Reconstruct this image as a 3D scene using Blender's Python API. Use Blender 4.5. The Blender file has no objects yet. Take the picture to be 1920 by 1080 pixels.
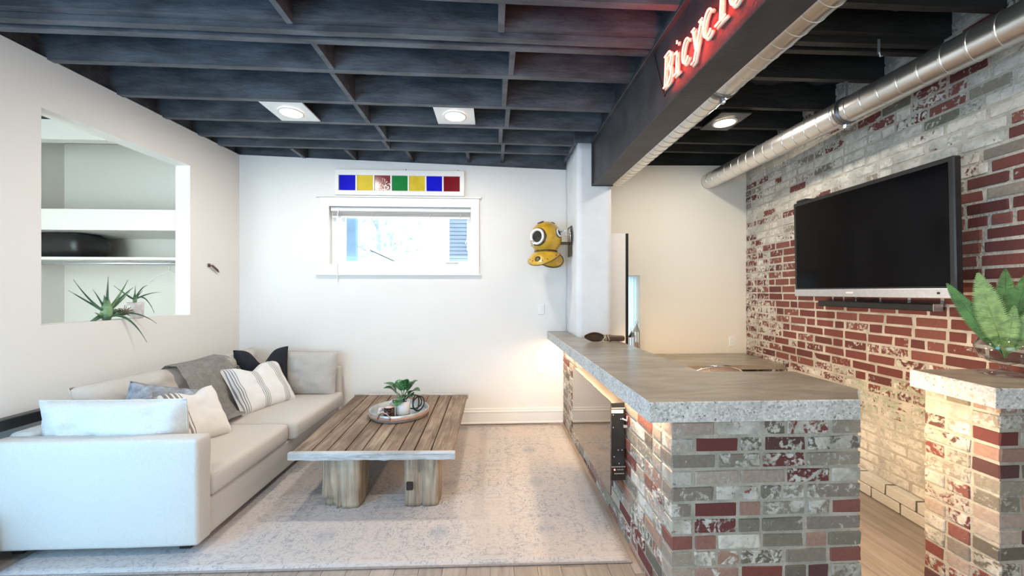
import bpy, bmesh, math, random
from mathutils import Vector, Matrix, noise
random.seed(7)
S = bpy.context.scene
COL = S.collection
R = math.radians
# ------------------------------------------------------------------ camera
cam = bpy.data.objects.new('camera', bpy.data.cameras.new('camera'))
COL.objects.link(cam); S.camera = cam
cam.data.sensor_width = 36; cam.data.lens = 13.5
cam.data.clip_start = 0.05
cam.location = (0, 0, 1.5)
cam.rotation_euler = (R(90), 0, -math.atan(35/720))
cam.data.shift_y = 7/1920
# ------------------------------------------------------------------ world, exposure
w = bpy.data.worlds.new('sky'); S.world = w; w.use_nodes = True
bg = w.node_tree.nodes['Background']
bg.inputs[0].default_value = (0.72, 0.88, 1.0, 1); bg.inputs[1].default_value = 5.0
S.view_settings.view_transform = 'Standard'; S.view_settings.look = 'None'
S.view_settings.gamma = 1; S.view_settings.use_curve_mapping = False
S.view_settings.exposure = 0.0
def area(name, loc, rot, sx, sy, power, color, parent=None, spread=180):
    l = bpy.data.lights.new(name, 'AREA'); l.shape = 'RECTANGLE'; l.size = sx; l.size_y = sy
    l.energy = power; l.color = color; l.spread = R(spread)
    o = bpy.data.objects.new(name, l); COL.objects.link(o); o.location = loc; o.rotation_euler = rot
    if parent:
        o.parent = parent; o.matrix_parent_inverse = Matrix.Translation(-Vector(parent.location))
    return o
# added lamp for daylight through an assumed wide door opening behind the camera
area('assumed_daylight_door', (-0.9, -2.45, 1.35), (R(90), 0, R(180)), 3.6, 2.3, 100, (0.86, 0.93, 1.0))
area('assumed_daylight_side', (-2.72, 0.95, 1.20), (R(90), 0, R(-62)), 1.5, 2.0, 72, (0.16, 0.56, 1.0))  # added blue lamp for assumed side daylight, the left wall stays solid
area('assumed_daylight_closet', (-3.8, 1.25, 1.7), (R(90), 0, R(180)), 1.4, 1.8, 82, (0.72, 0.92, 1.0))  # added lamp for assumed closet daylight, no window built there

# ------------------------------------------------------------------ materials
MATS = {}
def mat(name, color, rough=0.6, metal=0.0, noise_scale=None, var=0.12, bump=0.0, bump_scale=40, spec=None,
        emit=None, estr=0, stretch=(1,1,1), trans=0, coat=0, color2=None, alpha=1):
    if name in MATS: return MATS[name]
    m = bpy.data.materials.new(name); m.use_nodes = True
    nt = m.node_tree; b = nt.nodes['Principled BSDF']
    b.inputs['Base Color'].default_value = (*color, 1)
    b.inputs['Roughness'].default_value = rough; b.inputs['Metallic'].default_value = metal
    if spec is not None: b.inputs['Specular IOR Level'].default_value = spec
    if coat: b.inputs['Coat Weight'].default_value = coat; b.inputs['Coat Roughness'].default_value = 0.1
    if trans: b.inputs['Transmission Weight'].default_value = trans
    if emit:
        b.inputs['Emission Color'].default_value = (*emit, 1); b.inputs['Emission Strength'].default_value = estr
    if noise_scale or bump:
        tc = nt.nodes.new('ShaderNodeTexCoord'); mp = nt.nodes.new('ShaderNodeMapping')
        mp.inputs['Scale'].default_value = stretch
        nt.links.new(tc.outputs['Object'], mp.inputs[0])
    if noise_scale:
        n = nt.nodes.new('ShaderNodeTexNoise'); n.inputs['Scale'].default_value = noise_scale
        n.inputs['Detail'].default_value = 6
        nt.links.new(mp.outputs[0], n.inputs['Vector'])
        r = nt.nodes.new('ShaderNodeValToRGB')
        c1 = tuple(max(0, c*(1-var)) for c in color); c2 = color2 or tuple(min(1, c*(1+var)) for c in color)
        r.color_ramp.elements[0].color = (*c1, 1); r.color_ramp.elements[1].color = (*c2, 1)
        r.color_ramp.elements[0].position = 0.35; r.color_ramp.elements[1].position = 0.65
        nt.links.new(n.outputs['Fac'], r.inputs[0]); nt.links.new(r.outputs[0], b.inputs['Base Color'])
    if bump:
        n2 = nt.nodes.new('ShaderNodeTexNoise'); n2.inputs['Scale'].default_value = bump_scale
        n2.inputs['Detail'].default_value = 5
        nt.links.new(mp.outputs[0], n2.inputs['Vector'])
        bp = nt.nodes.new('ShaderNodeBump'); bp.inputs['Strength'].default_value = bump
        bp.inputs['Distance'].default_value = 0.02
        nt.links.new(n2.outputs['Fac'], bp.inputs['Height']); nt.links.new(bp.outputs[0], b.inputs['Normal'])
    MATS[name] = m; return m

WALL = mat('wall_paint', (0.83, 0.80, 0.755), 0.75, bump=0.04, bump_scale=120, noise_scale=1.5, var=0.012)
WALLB = mat('wall_paint_cream', (0.83, 0.765, 0.65), 0.75, bump=0.04, bump_scale=120, noise_scale=1.5, var=0.012)
TRIM = mat('trim_paint', (0.86, 0.835, 0.80), 0.4, noise_scale=3, var=0.01)
PLASTER = mat('plaster', (0.80, 0.795, 0.79), 0.8, bump=0.35, bump_scale=9, noise_scale=6, var=0.03)
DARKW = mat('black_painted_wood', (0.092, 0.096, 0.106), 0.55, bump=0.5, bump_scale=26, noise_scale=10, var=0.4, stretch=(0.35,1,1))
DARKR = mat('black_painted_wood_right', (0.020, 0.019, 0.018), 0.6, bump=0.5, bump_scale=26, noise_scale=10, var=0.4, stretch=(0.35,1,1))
FOAM = mat('black_foam', (0.05, 0.058, 0.07), 0.55, bump=1.0, bump_scale=16, noise_scale=8, var=0.4)
STEEL = mat('black_steel', (0.045, 0.042, 0.045), 0.5, bump=0.15, bump_scale=50, noise_scale=5, var=0.3)
DUCT = mat('galvanised_duct', (0.78, 0.77, 0.75), 0.30, 0.95, bump=0.05, bump_scale=5, noise_scale=3, var=0.05)
BLACK = mat('black_plastic', (0.012, 0.012, 0.013), 0.35, noise_scale=20, var=0.2)
BLACKG = mat('black_gloss', (0.003, 0.003, 0.004), 0.12, spec=0.10, noise_scale=20, var=0.1)
SOFA = mat('sofa_linen', (0.60, 0.565, 0.52), 0.9, bump=0.25, bump_scale=260, noise_scale=120, var=0.05, stretch=(1,1,2.5))
SILVER = mat('silver', (0.62, 0.64, 0.68), 0.35, 0.8, noise_scale=60, var=0.05)
CHROME = mat('chrome', (0.8, 0.79, 0.77), 0.15, 1.0, noise_scale=9, var=0.03)
LEAF = mat('leaf_green', (0.035, 0.13, 0.05), 0.4, noise_scale=30, var=0.5, bump=0.2, bump_scale=60)
WHITEP = mat('white_plastic', (0.85, 0.84, 0.82), 0.35, noise_scale=10, var=0.01)

def nodes_of(name):
    m = bpy.data.materials.new(name); m.use_nodes = True
    nt = m.node_tree; return m, nt, nt.nodes['Principled BSDF']
def N(nt, t, **kw):
    n = nt.nodes.new(t)
    for k, v in kw.items(): setattr(n, k, v)
    return n
def math_n(nt, op, a, b=None, clamp=False):
    n = N(nt, 'ShaderNodeMath', operation=op, use_clamp=clamp)
    for i, v in enumerate((a, b)):
        if v is None: continue
        if isinstance(v, (int, float)): n.inputs[i].default_value = v
        else: nt.links.new(v, n.inputs[i])
    return n.outputs[0]
def mix(nt, fac, a, b):
    n = N(nt, 'ShaderNodeMix', data_type='RGBA')
    for i, v in ((0, fac), (6, a), (7, b)):
        if isinstance(v, (int, float)): n.inputs[i].default_value = v
        elif isinstance(v, tuple): n.inputs[i].default_value = (*v, 1)
        else: nt.links.new(v, n.inputs[i])
    return n.outputs[2]
def noise_n(nt, vec, scale, detail=5, dist=0, rough=0.55):
    n = N(nt, 'ShaderNodeTexNoise'); n.inputs['Scale'].default_value = scale
    n.inputs['Detail'].default_value = detail; n.inputs['Distortion'].default_value = dist
    n.inputs['Roughness'].default_value = rough
    if vec is not None: nt.links.new(vec, n.inputs['Vector'])
    return n.outputs['Fac']
def ramp(nt, fac, stops):
    r = N(nt, 'ShaderNodeValToRGB'); e = r.color_ramp.elements
    while len(e) < len(stops): e.new(0.5)
    for i, (p, c) in enumerate(stops):
        e[i].position = p; e[i].color = (*c, 1) if len(c) == 3 else c
    nt.links.new(fac, r.inputs[0]); return r.outputs[0]
def mapping(nt, vec, scale=(1,1,1), rot=(0,0,0)):
    m = N(nt, 'ShaderNodeMapping'); m.inputs['Scale'].default_value = scale; m.inputs['Rotation'].default_value = rot
    nt.links.new(vec, m.inputs[0]); return m.outputs[0]

def brick_mat(name, attr=False, paint=(0.74, 0.70, 0.62), paint2=(0.5, 0.49, 0.45), moss=False):
    m, nt, b = nodes_of(name)
    if attr:
        a = N(nt, 'ShaderNodeAttribute', attribute_name='col'); colr, alp = a.outputs['Color'], a.outputs['Alpha']
    else:
        a = N(nt, 'ShaderNodeObjectInfo'); colr, alp = a.outputs['Color'], a.outputs['Alpha']
    g = N(nt, 'ShaderNodeNewGeometry').outputs['Position']
    n1 = noise_n(nt, g, 17, 4, 1.2)
    n2 = noise_n(nt, g, 55, 4, 0.3)
    n3 = noise_n(nt, g, 4, 5, 1.0)
    # how much old paint is left: alpha 0 none .. 1 all
    th = math_n(nt, 'SUBTRACT', 0.76, math_n(nt, 'MULTIPLY', alp, 0.54))
    k = math_n(nt, 'MULTIPLY', math_n(nt, 'SUBTRACT', math_n(nt, 'ADD', math_n(nt, 'MULTIPLY', n1, 0.65), math_n(nt, 'MULTIPLY', n2, 0.35)), th), 14)
    k = math_n(nt, 'ADD', k, 0.0, True)
    base = mix(nt, ramp(nt, n2, [(0.3, (0,0,0)), (0.7, (1,1,1))]), colr, mix(nt, 0.30, colr, (0.05, 0.035, 0.03)))
    pc = mix(nt, ramp(nt, n3, [(0.40, (0,0,0)), (0.60, (1,1,1))]), paint, paint2)
    pc = mix(nt, math_n(nt, 'MULTIPLY', ramp(nt, noise_n(nt, g, 30, 5, 0.8), [(0.48, (0,0,0)), (0.66, (1,1,1))]), 0.5), pc, (0.25, 0.235, 0.20))
    if moss:
        sp = N(nt, 'ShaderNodeVectorMath', operation='DISTANCE'); nt.links.new(mapping(nt, g, (1, 1, 1.8)), sp.inputs[0])
        sp.inputs[1].default_value = (2.79, 2.55, 0.78*1.8)
        d = math_n(nt, 'SUBTRACT', 1.0, math_n(nt, 'MULTIPLY', sp.outputs['Value'], 1.5), True)
        mk = math_n(nt, 'MULTIPLY', d, ramp(nt, noise_n(nt, g, 24, 5, 1), [(0.42, (0,0,0)), (0.55, (1,1,1))]))
        pc = mix(nt, math_n(nt, 'MULTIPLY', mk, 0.8), pc, (0.24, 0.32, 0.15))
    nt.links.new(mix(nt, k, base, pc), b.inputs['Base Color'])
    b.inputs['Roughness'].default_value = 0.85
    bp = N(nt, 'ShaderNodeBump'); bp.inputs['Strength'].default_value = 0.6; bp.inputs['Distance'].default_value = 0.006
    nt.links.new(math_n(nt, 'ADD', n2, math_n(nt, 'MULTIPLY', k, 0.5)), bp.inputs['Height'])
    nt.links.new(bp.outputs[0], b.inputs['Normal'])
    return m
BRICK_BAR = brick_mat('brick_reclaimed', paint=(0.62, 0.59, 0.53), paint2=(0.36, 0.335, 0.28))
BRICK_WALL = brick_mat('brick_old_wall', moss=True, paint=(0.72, 0.68, 0.60), paint2=(0.46, 0.445, 0.40))
BRICK_WALL_S = brick_mat('brick_old_wall_far', attr=True, moss=True, paint=(0.72, 0.68, 0.60), paint2=(0.46, 0.445, 0.40))
MORTAR = mat('mortar', (0.42, 0.385, 0.32), 0.95, bump=0.6, bump_scale=60, noise_scale=9, var=0.16)
MORTARW = mat('mortar_wall', (0.50, 0.46, 0.39), 0.95, bump=0.6, bump_scale=60, noise_scale=7, var=0.2)

def wood_mat(name, c1, c2, c3, axis='Y', rough=0.7, objrand=True, scale=1.0):
    m, nt, b = nodes_of(name)
    g = N(nt, 'ShaderNodeNewGeometry').outputs['Position']
    if objrand:
        oi = N(nt, 'ShaderNodeObjectInfo').outputs['Random']
        ad = N(nt, 'ShaderNodeVectorMath', operation='ADD'); nt.links.new(g, ad.inputs[0])
        cb = N(nt, 'ShaderNodeCombineXYZ'); nt.links.new(math_n(nt, 'MULTIPLY', oi, 9), cb.inputs[0]); nt.links.new(math_n(nt, 'MULTIPLY', oi, 5), cb.inputs[1])
        nt.links.new(cb.outputs[0], ad.inputs[1]); g = ad.outputs[0]
    sc = {'Y': (14, 0.9, 14), 'X': (0.9, 14, 14), 'Z': (14, 14, 0.9)}[axis]
    v = mapping(nt, g, tuple(s*scale for s in sc))
    n1 = noise_n(nt, v, 2.2, 8, 0.8, 0.65)
    n2 = noise_n(nt, g, 3.5, 4, 0.5)
    c = ramp(nt, n1, [(0.3, c1), (0.5, c2), (0.7, c3)])
    c = mix(nt, ramp(nt, n2, [(0.38, (0,0,0)), (0.7, (0.6, 0.6, 0.6))]), c, c1)
    if objrand:
        h = N(nt, 'ShaderNodeHueSaturation'); nt.links.new(c, h.inputs['Color'])
        nt.links.new(math_n(nt, 'ADD', math_n(nt, 'MULTIPLY', oi, 0.3), 0.85), h.inputs['Value']); c = h.outputs[0]
    nt.links.new(c, b.inputs['Base Color']); b.inputs['Roughness'].default_value = rough
    bp = N(nt, 'ShaderNodeBump'); bp.inputs['Strength'].default_value = 0.5; bp.inputs['Distance'].default_value = 0.004
    nt.links.new(n1, bp.inputs['Height']); nt.links.new(bp.outputs[0], b.inputs['Normal'])
    return m
TABLEW = wood_mat('reclaimed_wood', (0.10, 0.065, 0.042), (0.26, 0.175, 0.115), (0.43, 0.34, 0.25))
POSTW = wood_mat('hewn_timber', (0.15, 0.105, 0.07), (0.34, 0.26, 0.18), (0.50, 0.41, 0.31), 'Z')
TABLEG = wood_mat('grey_weathered_wood', (0.17, 0.15, 0.13), (0.46, 0.47, 0.47), (0.62, 0.64, 0.66), 'X')
FLOORW = wood_mat('oak_floor', (0.22, 0.18, 0.15), (0.33, 0.275, 0.235), (0.41, 0.35, 0.305), 'Y', 0.4)
CARVED = wood_mat('carved_wood', (0.07, 0.035, 0.02), (0.16, 0.085, 0.05), (0.26, 0.15, 0.09), 'X', 0.45, False, 1.5)

def concrete(name, c1, c2, c3, speck=0.0, rough=0.35, bump=0.15):
    m, nt, b = nodes_of(name)
    g = N(nt, 'ShaderNodeNewGeometry').outputs['Position']
    n1 = noise_n(nt, mapping(nt, g, (1.0, 3.0, 1)), 2.0, 8, 1.0, 0.6)
    c = ramp(nt, n1, [(0.3, c1), (0.5, c2), (0.72, c3)])
    n2 = noise_n(nt, g, 90, 3)
    if speck:
        vo = N(nt, 'ShaderNodeTexVoronoi'); vo.inputs['Scale'].default_value = 110; nt.links.new(g, vo.inputs['Vector'])
        sp = N(nt, 'ShaderNodeSeparateColor'); nt.links.new(vo.outputs['Color'], sp.inputs[0])
        s = ramp(nt, sp.outputs[0], [(0.0, (0.55, 0.55, 0.55)), (0.12, (0.85,)*3), (0.5, (1, 1, 1)), (0.9, (1.3, 1.3, 1.3))])
        mm = N(nt, 'ShaderNodeMix', data_type='RGBA', blend_type='MULTIPLY'); mm.inputs[0].default_value = speck
        nt.links.new(c, mm.inputs[6]); nt.links.new(s, mm.inputs[7]); c = mm.outputs[2]
        dk = ramp(nt, noise_n(nt, g, 60, 2), [(0.66, (0,0,0)), (0.70, (1,1,1))])
        c = mix(nt, math_n(nt, 'MULTIPLY', dk, 0.8), c, (0.05, 0.045, 0.04))
    nt.links.new(c, b.inputs['Base Color']); b.inputs['Roughness'].default_value = rough
    bp = N(nt, 'ShaderNodeBump'); bp.inputs['Strength'].default_value = bump; bp.inputs['Distance'].default_value = 0.004
    nt.links.new(n2, bp.inputs['Height']); nt.links.new(bp.outputs[0], b.inputs['Normal'])
    return m
CTOP = concrete('polished_concrete', (0.20, 0.165, 0.118), (0.285, 0.24, 0.18), (0.40, 0.35, 0.275), 0, 0.27)
CEDGE = concrete('cast_concrete_edge', (0.42, 0.41, 0.385), (0.50, 0.49, 0.465), (0.58, 0.57, 0.54), 0.9, 0.85, 0.5)

def rug_mat():
    m, nt, b = nodes_of('faded_rug')
    g = N(nt, 'ShaderNodeNewGeometry').outputs['Position']
    # mirrored motif grid: fold coordinates so the ornament repeats
    sx = N(nt, 'ShaderNodeSeparateXYZ'); nt.links.new(g, sx.inputs[0])
    fx = math_n(nt, 'PINGPONG', sx.outputs[0], 0.34); fy = math_n(nt, 'PINGPONG', sx.outputs[1], 0.30)
    cb = N(nt, 'ShaderNodeCombineXYZ'); nt.links.new(fx, cb.inputs[0]); nt.links.new(fy, cb.inputs[1])
    mot = noise_n(nt, cb.outputs[0], 11, 3, 2.2)
    lines = math_n(nt, 'ABSOLUTE', math_n(nt, 'SUBTRACT', mot, 0.5))
    ln = ramp(nt, lines, [(0.0, (1,1,1)), (0.05, (0,0,0))])
    fade = ramp(nt, noise_n(nt, g, 2.2, 5, 0.6), [(0.36, (0,0,0)), (0.62, (1,1,1))])
    fine = noise_n(nt, mapping(nt, g, (1, 4, 1)), 60, 3)
    warp = noise_n(nt, mapping(nt, g, (7, 1, 1)), 25, 3)
    wear = ramp(nt, math_n(nt, 'ADD', math_n(nt, 'MULTIPLY', fine, 0.5), math_n(nt, 'MULTIPLY', warp, 0.5)), [(0.40, (0,0,0)), (0.6, (1,1,1))])
    base = mix(nt, fade, (0.52, 0.455, 0.42), (0.46, 0.435, 0.425))
    base = mix(nt, math_n(nt, 'MULTIPLY', wear, 0.35), base, (0.60, 0.55, 0.52))
    k = math_n(nt, 'MULTIPLY', math_n(nt, 'MULTIPLY', ln, math_n(nt, 'ADD', math_n(nt, 'MULTIPLY', fade, 0.6), 0.4)), math_n(nt, 'SUBTRACT', 1.1, wear, True))
    c = mix(nt, k, base, (0.16, 0.17, 0.21))
    blot = ramp(nt, noise_n(nt, cb.outputs[0], 5, 6, 1), [(0.52, (0,0,0)), (0.66, (1,1,1))])
    c = mix(nt, math_n(nt, 'MULTIPLY', math_n(nt, 'MULTIPLY', blot, fade), 0.6), c, (0.30, 0.32, 0.36))
    nt.links.new(c, b.inputs['Base Color']); b.inputs['Roughness'].default_value = 0.95
    bp = N(nt, 'ShaderNodeBump'); bp.inputs['Strength'].default_value = 0.4; bp.inputs['Distance'].default_value = 0.003
    nt.links.new(noise_n(nt, g, 220, 2), bp.inputs['Height']); nt.links.new(bp.outputs[0], b.inputs['Normal'])
    return m
RUG = rug_mat()

def stripe_mat(name, base, stripe, bands, coord=0):
    """woven stripes at given positions (fractions of object-space coordinate)"""
    m, nt, b = nodes_of(name)
    tc = N(nt, 'ShaderNodeTexCoord'); sx = N(nt, 'ShaderNodeSeparateXYZ'); nt.links.new(tc.outputs['Object'], sx.inputs[0])
    v = sx.outputs[coord]
    acc = None
    for p, wd in bands:
        d = math_n(nt, 'ABSOLUTE', math_n(nt, 'SUBTRACT', v, p))
        s = math_n(nt, 'LESS_THAN', d, wd)
        acc = s if acc is None else math_n(nt, 'MAXIMUM', acc, s)
    fine = noise_n(nt, tc.outputs['Object'], 300, 2)
    acc = math_n(nt, 'MULTIPLY', acc, math_n(nt, 'ADD', math_n(nt, 'MULTIPLY', fine, 0.5), 0.55), True)
    nt.links.new(mix(nt, acc, base, stripe), b.inputs['Base Color']); b.inputs['Roughness'].default_value = 0.9
    bp = N(nt, 'ShaderNodeBump'); bp.inputs['Strength'].default_value = 0.3; bp.inputs['Distance'].default_value = 0.003
    nt.links.new(fine, bp.inputs['Height']); nt.links.new(bp.outputs[0], b.inputs['Normal'])
    return m

def glass_mat(name, tint=(1, 1, 1), refl=1.0, rough=0.02):
    m = bpy.data.materials.new(name); m.use_nodes = True; nt = m.node_tree; nt.nodes.clear()
    o = N(nt, 'ShaderNodeOutputMaterial'); t = N(nt, 'ShaderNodeBsdfTransparent'); t.inputs[0].default_value = (*tint, 1)
    g = N(nt, 'ShaderNodeBsdfGlossy'); g.inputs['Roughness'].default_value = rough
    f = N(nt, 'ShaderNodeLayerWeight'); f.inputs['Blend'].default_value = 0.5
    mx = N(nt, 'ShaderNodeMixShader'); nt.links.new(math_n(nt, 'ADD', math_n(nt, 'MULTIPLY', math_n(nt, 'POWER', f.outputs['Facing'], 3.0), 0.5*refl), 0.04, True), mx.inputs[0])
    nt.links.new(t.outputs[0], mx.inputs[1]); nt.links.new(g.outputs[0], mx.inputs[2]); nt.links.new(mx.outputs[0], o.inputs[0])
    return m
GLASS = glass_mat('window_glass', (0.97, 0.99, 1.0))
VGLASS = glass_mat('clear_glass', (0.90, 0.92, 0.92), 3.0)

# ------------------------------------------------------------------ object helpers
def tag(o, label=None, cat=None, group=None, kind=None):
    if label: o['label'] = label
    if cat: o['category'] = cat
    if group: o['group'] = group
    if kind: o['kind'] = kind
    return o
def thing(name, label, cat, loc=(0,0,0), group=None):
    o = bpy.data.objects.new(name, None); COL.objects.link(o); o.location = loc
    o.empty_display_size = 0.1
    return tag(o, label, cat, group)
def link(name, me, m, parent=None, smooth=False):
    if m is not None: me.materials.clear(); me.materials.append(m)
    if smooth:
        for p in me.polygons: p.use_smooth = True
    o = bpy.data.objects.new(name, me); COL.objects.link(o)
    if parent is not None:
        o.parent = parent
        base = parent
        off = Vector((0,0,0))
        while base is not None:
            off += Vector(base.location) if base.type == 'EMPTY' else Vector((0,0,0)); base = base.parent
        if parent.type == 'EMPTY': o.matrix_parent_inverse = Matrix.Translation(-off)
        else: o.matrix_parent_inverse = Matrix.Identity(4)
        # children of meshes already sit in the same world frame as their parent mesh
    return o
def fin(name, bm, m, parent=None, smooth=False, mats=None):
    me = bpy.data.meshes.new(name); bm.normal_update(); bm.to_mesh(me); bm.free()
    o = link(name, me, m, parent, smooth)
    for x in (mats or ()): me.materials.append(x)
    return o
def subpart(name, bm, m, parent, smooth=False):
    """child of a mesh part whose vertices share the world frame of that part"""
    me = bpy.data.meshes.new(name); bm.normal_update(); bm.to_mesh(me); bm.free()
    me.materials.append(m)
    if smooth:
        for p in me.polygons: p.use_smooth = True
    o = bpy.data.objects.new(name, me); COL.objects.link(o); o.parent = parent
    return o
def B(bm, x0, x1, y0, y1, z0, z1, bev=0.0, M=None, seg=1, mi=0):
    vs = [bm.verts.new((x, y, z)) for x in (x0, x1) for y in (y0, y1) for z in (z0, z1)]
    fs = [bm.faces.new([vs[i] for i in q]) for q in ((0,1,3,2), (4,6,7,5), (0,4,5,1), (2,3,7,6), (0,2,6,4), (1,5,7,3))]
    for f in fs: f.material_index = mi
    if bev > 0:
        es = list({e for f in fs for e in f.edges})
        r = bmesh.ops.bevel(bm, geom=es, offset=bev, segments=seg, affect='EDGES', profile=0.5)
        vs = list({v for f in r['faces'] for v in f.verts} | {v for v in vs if v.is_valid})
        if mi:
            for f in r['faces']: f.material_index = mi
    if M is not None: bmesh.ops.transform(bm, matrix=M, verts=[v for v in vs if v.is_valid])
    return [v for v in vs if v.is_valid]
def box(name, m, parent, x0, x1, y0, y1, z0, z1, bev=0.0, seg=1, smooth=False):
    bm = bmesh.new(); B(bm, x0, x1, y0, y1, z0, z1, bev, seg=seg)
    return fin(name, bm, m, parent, smooth)
def tube(bm, pts, r, n=8, cap=True, closed=False):
    pts = [Vector(p) for p in pts]
    rs = r if isinstance(r, (list, tuple)) else [r]*len(pts)
    rings = []; prev = None
    for i, p in enumerate(pts):
        if closed: t = pts[(i+1) % len(pts)] - pts[i-1]
        else: t = pts[min(i+1, len(pts)-1)] - pts[max(i-1, 0)]
        t.normalize()
        if prev is None:
            a = Vector((0,0,1)) if abs(t.z) < 0.9 else Vector((1,0,0)); nrm = t.cross(a).normalized()
        else:
            nrm = (prev - t*prev.dot(t))
            nrm = nrm.normalized() if nrm.length > 1e-6 else prev
        prev = nrm; bn = t.cross(nrm)
        rings.append([bm.verts.new(p + (nrm*math.cos(2*math.pi*k/n) + bn*math.sin(2*math.pi*k/n))*rs[i]) for k in range(n)])
    rng = range(len(rings)) if closed else range(len(rings)-1)
    for i in rng:
        a, b2 = rings[i], rings[(i+1) % len(rings)]
        for k in range(n): bm.faces.new((a[k], a[(k+1) % n], b2[(k+1) % n], b2[k]))
    if cap and not closed:
        bm.faces.new(rings[0][::-1]); bm.faces.new(rings[-1])
def lathe(bm, prof, c=(0,0,0), n=24, M=None, sx=1, sy=1):
    rings = []
    for r, z in prof:
        if r < 1e-5: rings.append([bm.verts.new((c[0], c[1], c[2]+z))])
        else: rings.append([bm.verts.new((c[0]+sx*r*math.cos(2*math.pi*k/n), c[1]+sy*r*math.sin(2*math.pi*k/n), c[2]+z)) for k in range(n)])
    for a, b2 in zip(rings, rings[1:]):
        for k in range(n):
            q = [a[k % len(a)], a[(k+1) % len(a)], b2[(k+1) % len(b2)], b2[k % len(b2)]]
            u = []
            for v in q:
                if v not in u: u.append(v)
            if len(u) >= 3:
                try: bm.faces.new(u)
                except ValueError: pass
    if M is not None: bmesh.ops.transform(bm, matrix=M, verts=[v for r_ in rings for v in r_])
def grid_surface(bm, fn, nu, nv):
    vs = [[bm.verts.new(fn(i/nu, j/nv)) for j in range(nv+1)] for i in range(nu+1)]
    for i in range(nu):
        for j in range(nv): bm.faces.new((vs[i][j], vs[i+1][j], vs[i+1][j+1], vs[i][j+1]))
    return vs

# ================================================================== ROOM
XL0, YB = -2.80, 4.38                 # back left corner
LD = Vector((-0.05, -1, 0)).normalized()   # left wall runs this way towards the camera
def wl(s, z, off=0):                  # point on left wall: s from corner, off into the closet
    nrm = Vector((-1, 0.05, 0)).normalized()
    return Vector((XL0, YB, z)) + LD*s + nrm*off
def frame_wall(name, m, P, s0, s1, zb, zt0, zt1, hole, thick):
    """wall with a rectangular hole; P(s,z,off)"""
    h0, h1, hz0, hz1 = hole
    zt = lambda s: zt0 + (zt1-zt0)*(s-s0)/(s1-s0)
    quads = [((s0, zb), (h0, zb), (h0, zt(h0)), (s0, zt0)), ((h1, zb), (s1, zb), (s1, zt1), (h1, zt(h1))),
             ((h0, zb), (h1, zb), (h1, hz0), (h0, hz0)), ((h0, hz1), (h1, hz1), (h1, zt(h1)), (h0, zt(h0)))]
    bm = bmesh.new()
    for q in quads:
        for off in (0, thick):
            vs = [bm.verts.new(P(s, z, off)) for s, z in q]
            bm.faces.new(vs if off else vs[::-1])
    def strip(a, b2):
        bm.faces.new([bm.verts.new(P(*a, 0)), bm.verts.new(P(*b2, 0)), bm.verts.new(P(*b2, thick)), bm.verts.new(P(*a, thick))])
    for a, b2 in (((h0,hz0),(h1,hz0)), ((h1,hz0),(h1,hz1)), ((h1,hz1),(h0,hz1)), ((h0,hz1),(h0,hz0)),
                  ((s0,zt0),(s1,zt1)), ((s0,zb),(s0,zt0)), ((s1,zb),(s1,zt1))): strip(a, b2)
    bmesh.ops.recalc_face_normals(bm, faces=bm.faces)
    return tag(fin(name, bm, m), kind='structure')
frame_wall('wall_left', WALL, wl, 0, 6.95, 0, 3.013, 3.013, (0.648, 1.782, 1.285, 2.679), 0.137)
frame_wall('wall_back', WALL, lambda s, z, o: Vector((XL0+s, YB+o, z)), 0, 3.66, 0, 3.013, 2.90, (0.965, 2.555, 1.80, 2.462), 0.16)
# back wall right of the column, with a tall narrow daylight window
frame_wall('wall_back_right', WALLB, lambda s, z, o: Vector((0.86+s, YB+o, z)), 0, 2.25, 0, 2.955, 2.985, (0.62, 0.84, 0.62, 1.69), 0.16)
# rim boards above the walls, black
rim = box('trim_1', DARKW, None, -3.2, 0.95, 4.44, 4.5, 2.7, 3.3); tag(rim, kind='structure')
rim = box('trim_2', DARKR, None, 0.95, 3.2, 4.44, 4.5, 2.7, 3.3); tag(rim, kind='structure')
bm = bmesh.new()
vs = [wl(s, z, o) for o in (0.05, 0.12) for s in (0, 6.9) for z in (2.7, 3.3)]
vv = [bm.verts.new(v) for v in vs]
for q in ((0,1,3,2), (4,6,7,5), (0,4,5,1), (2,3,7,6), (0,2,6,4), (1,5,7,3)): bm.faces.new([vv[i] for i in q])
tag(fin('trim_3', bm, DARKW), kind='structure')

# floor: planks running away from the camera
floor = tag(box('floor', FLOORW, None, -5.2, 3.4, -2.7, 4.6, -0.10, -0.0065), kind='structure')
plank_meshes = []
for k in range(3):
    bm = bmesh.new(); B(bm, 0, 1, 0, 1, -0.006, 0, 0.0015)
    me = bpy.data.meshes.new('plank'); bm.to_mesh(me); bm.free(); me.materials.append(FLOORW); plank_meshes.append(me)
PW = 0.128
row = 0
x = -2.96
while x < 2.9:
    y = -0.2 - random.random()*1.2
    # under the rug only the outer strips of floor are seen
    while y < 4.37:
        L = random.choice((1.2, 1.2, 0.9, 1.5)); y1 = min(y+L, 4.375)
        hidden = (-2.5 < x < 0.55 and y > 2.2) or (0.9 < x < 1.5 and y > 1.75)
        if y1 > 0.6 and not hidden and y1-y > 0.1:
            o = bpy.data.objects.new('plank', random.choice(plank_meshes)); COL.objects.link(o); o.parent = floor
            o.location = (x, y, 0); o.scale = (PW-0.002, y1-y-0.002, 1)
        y = y1
    x += PW

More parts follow.
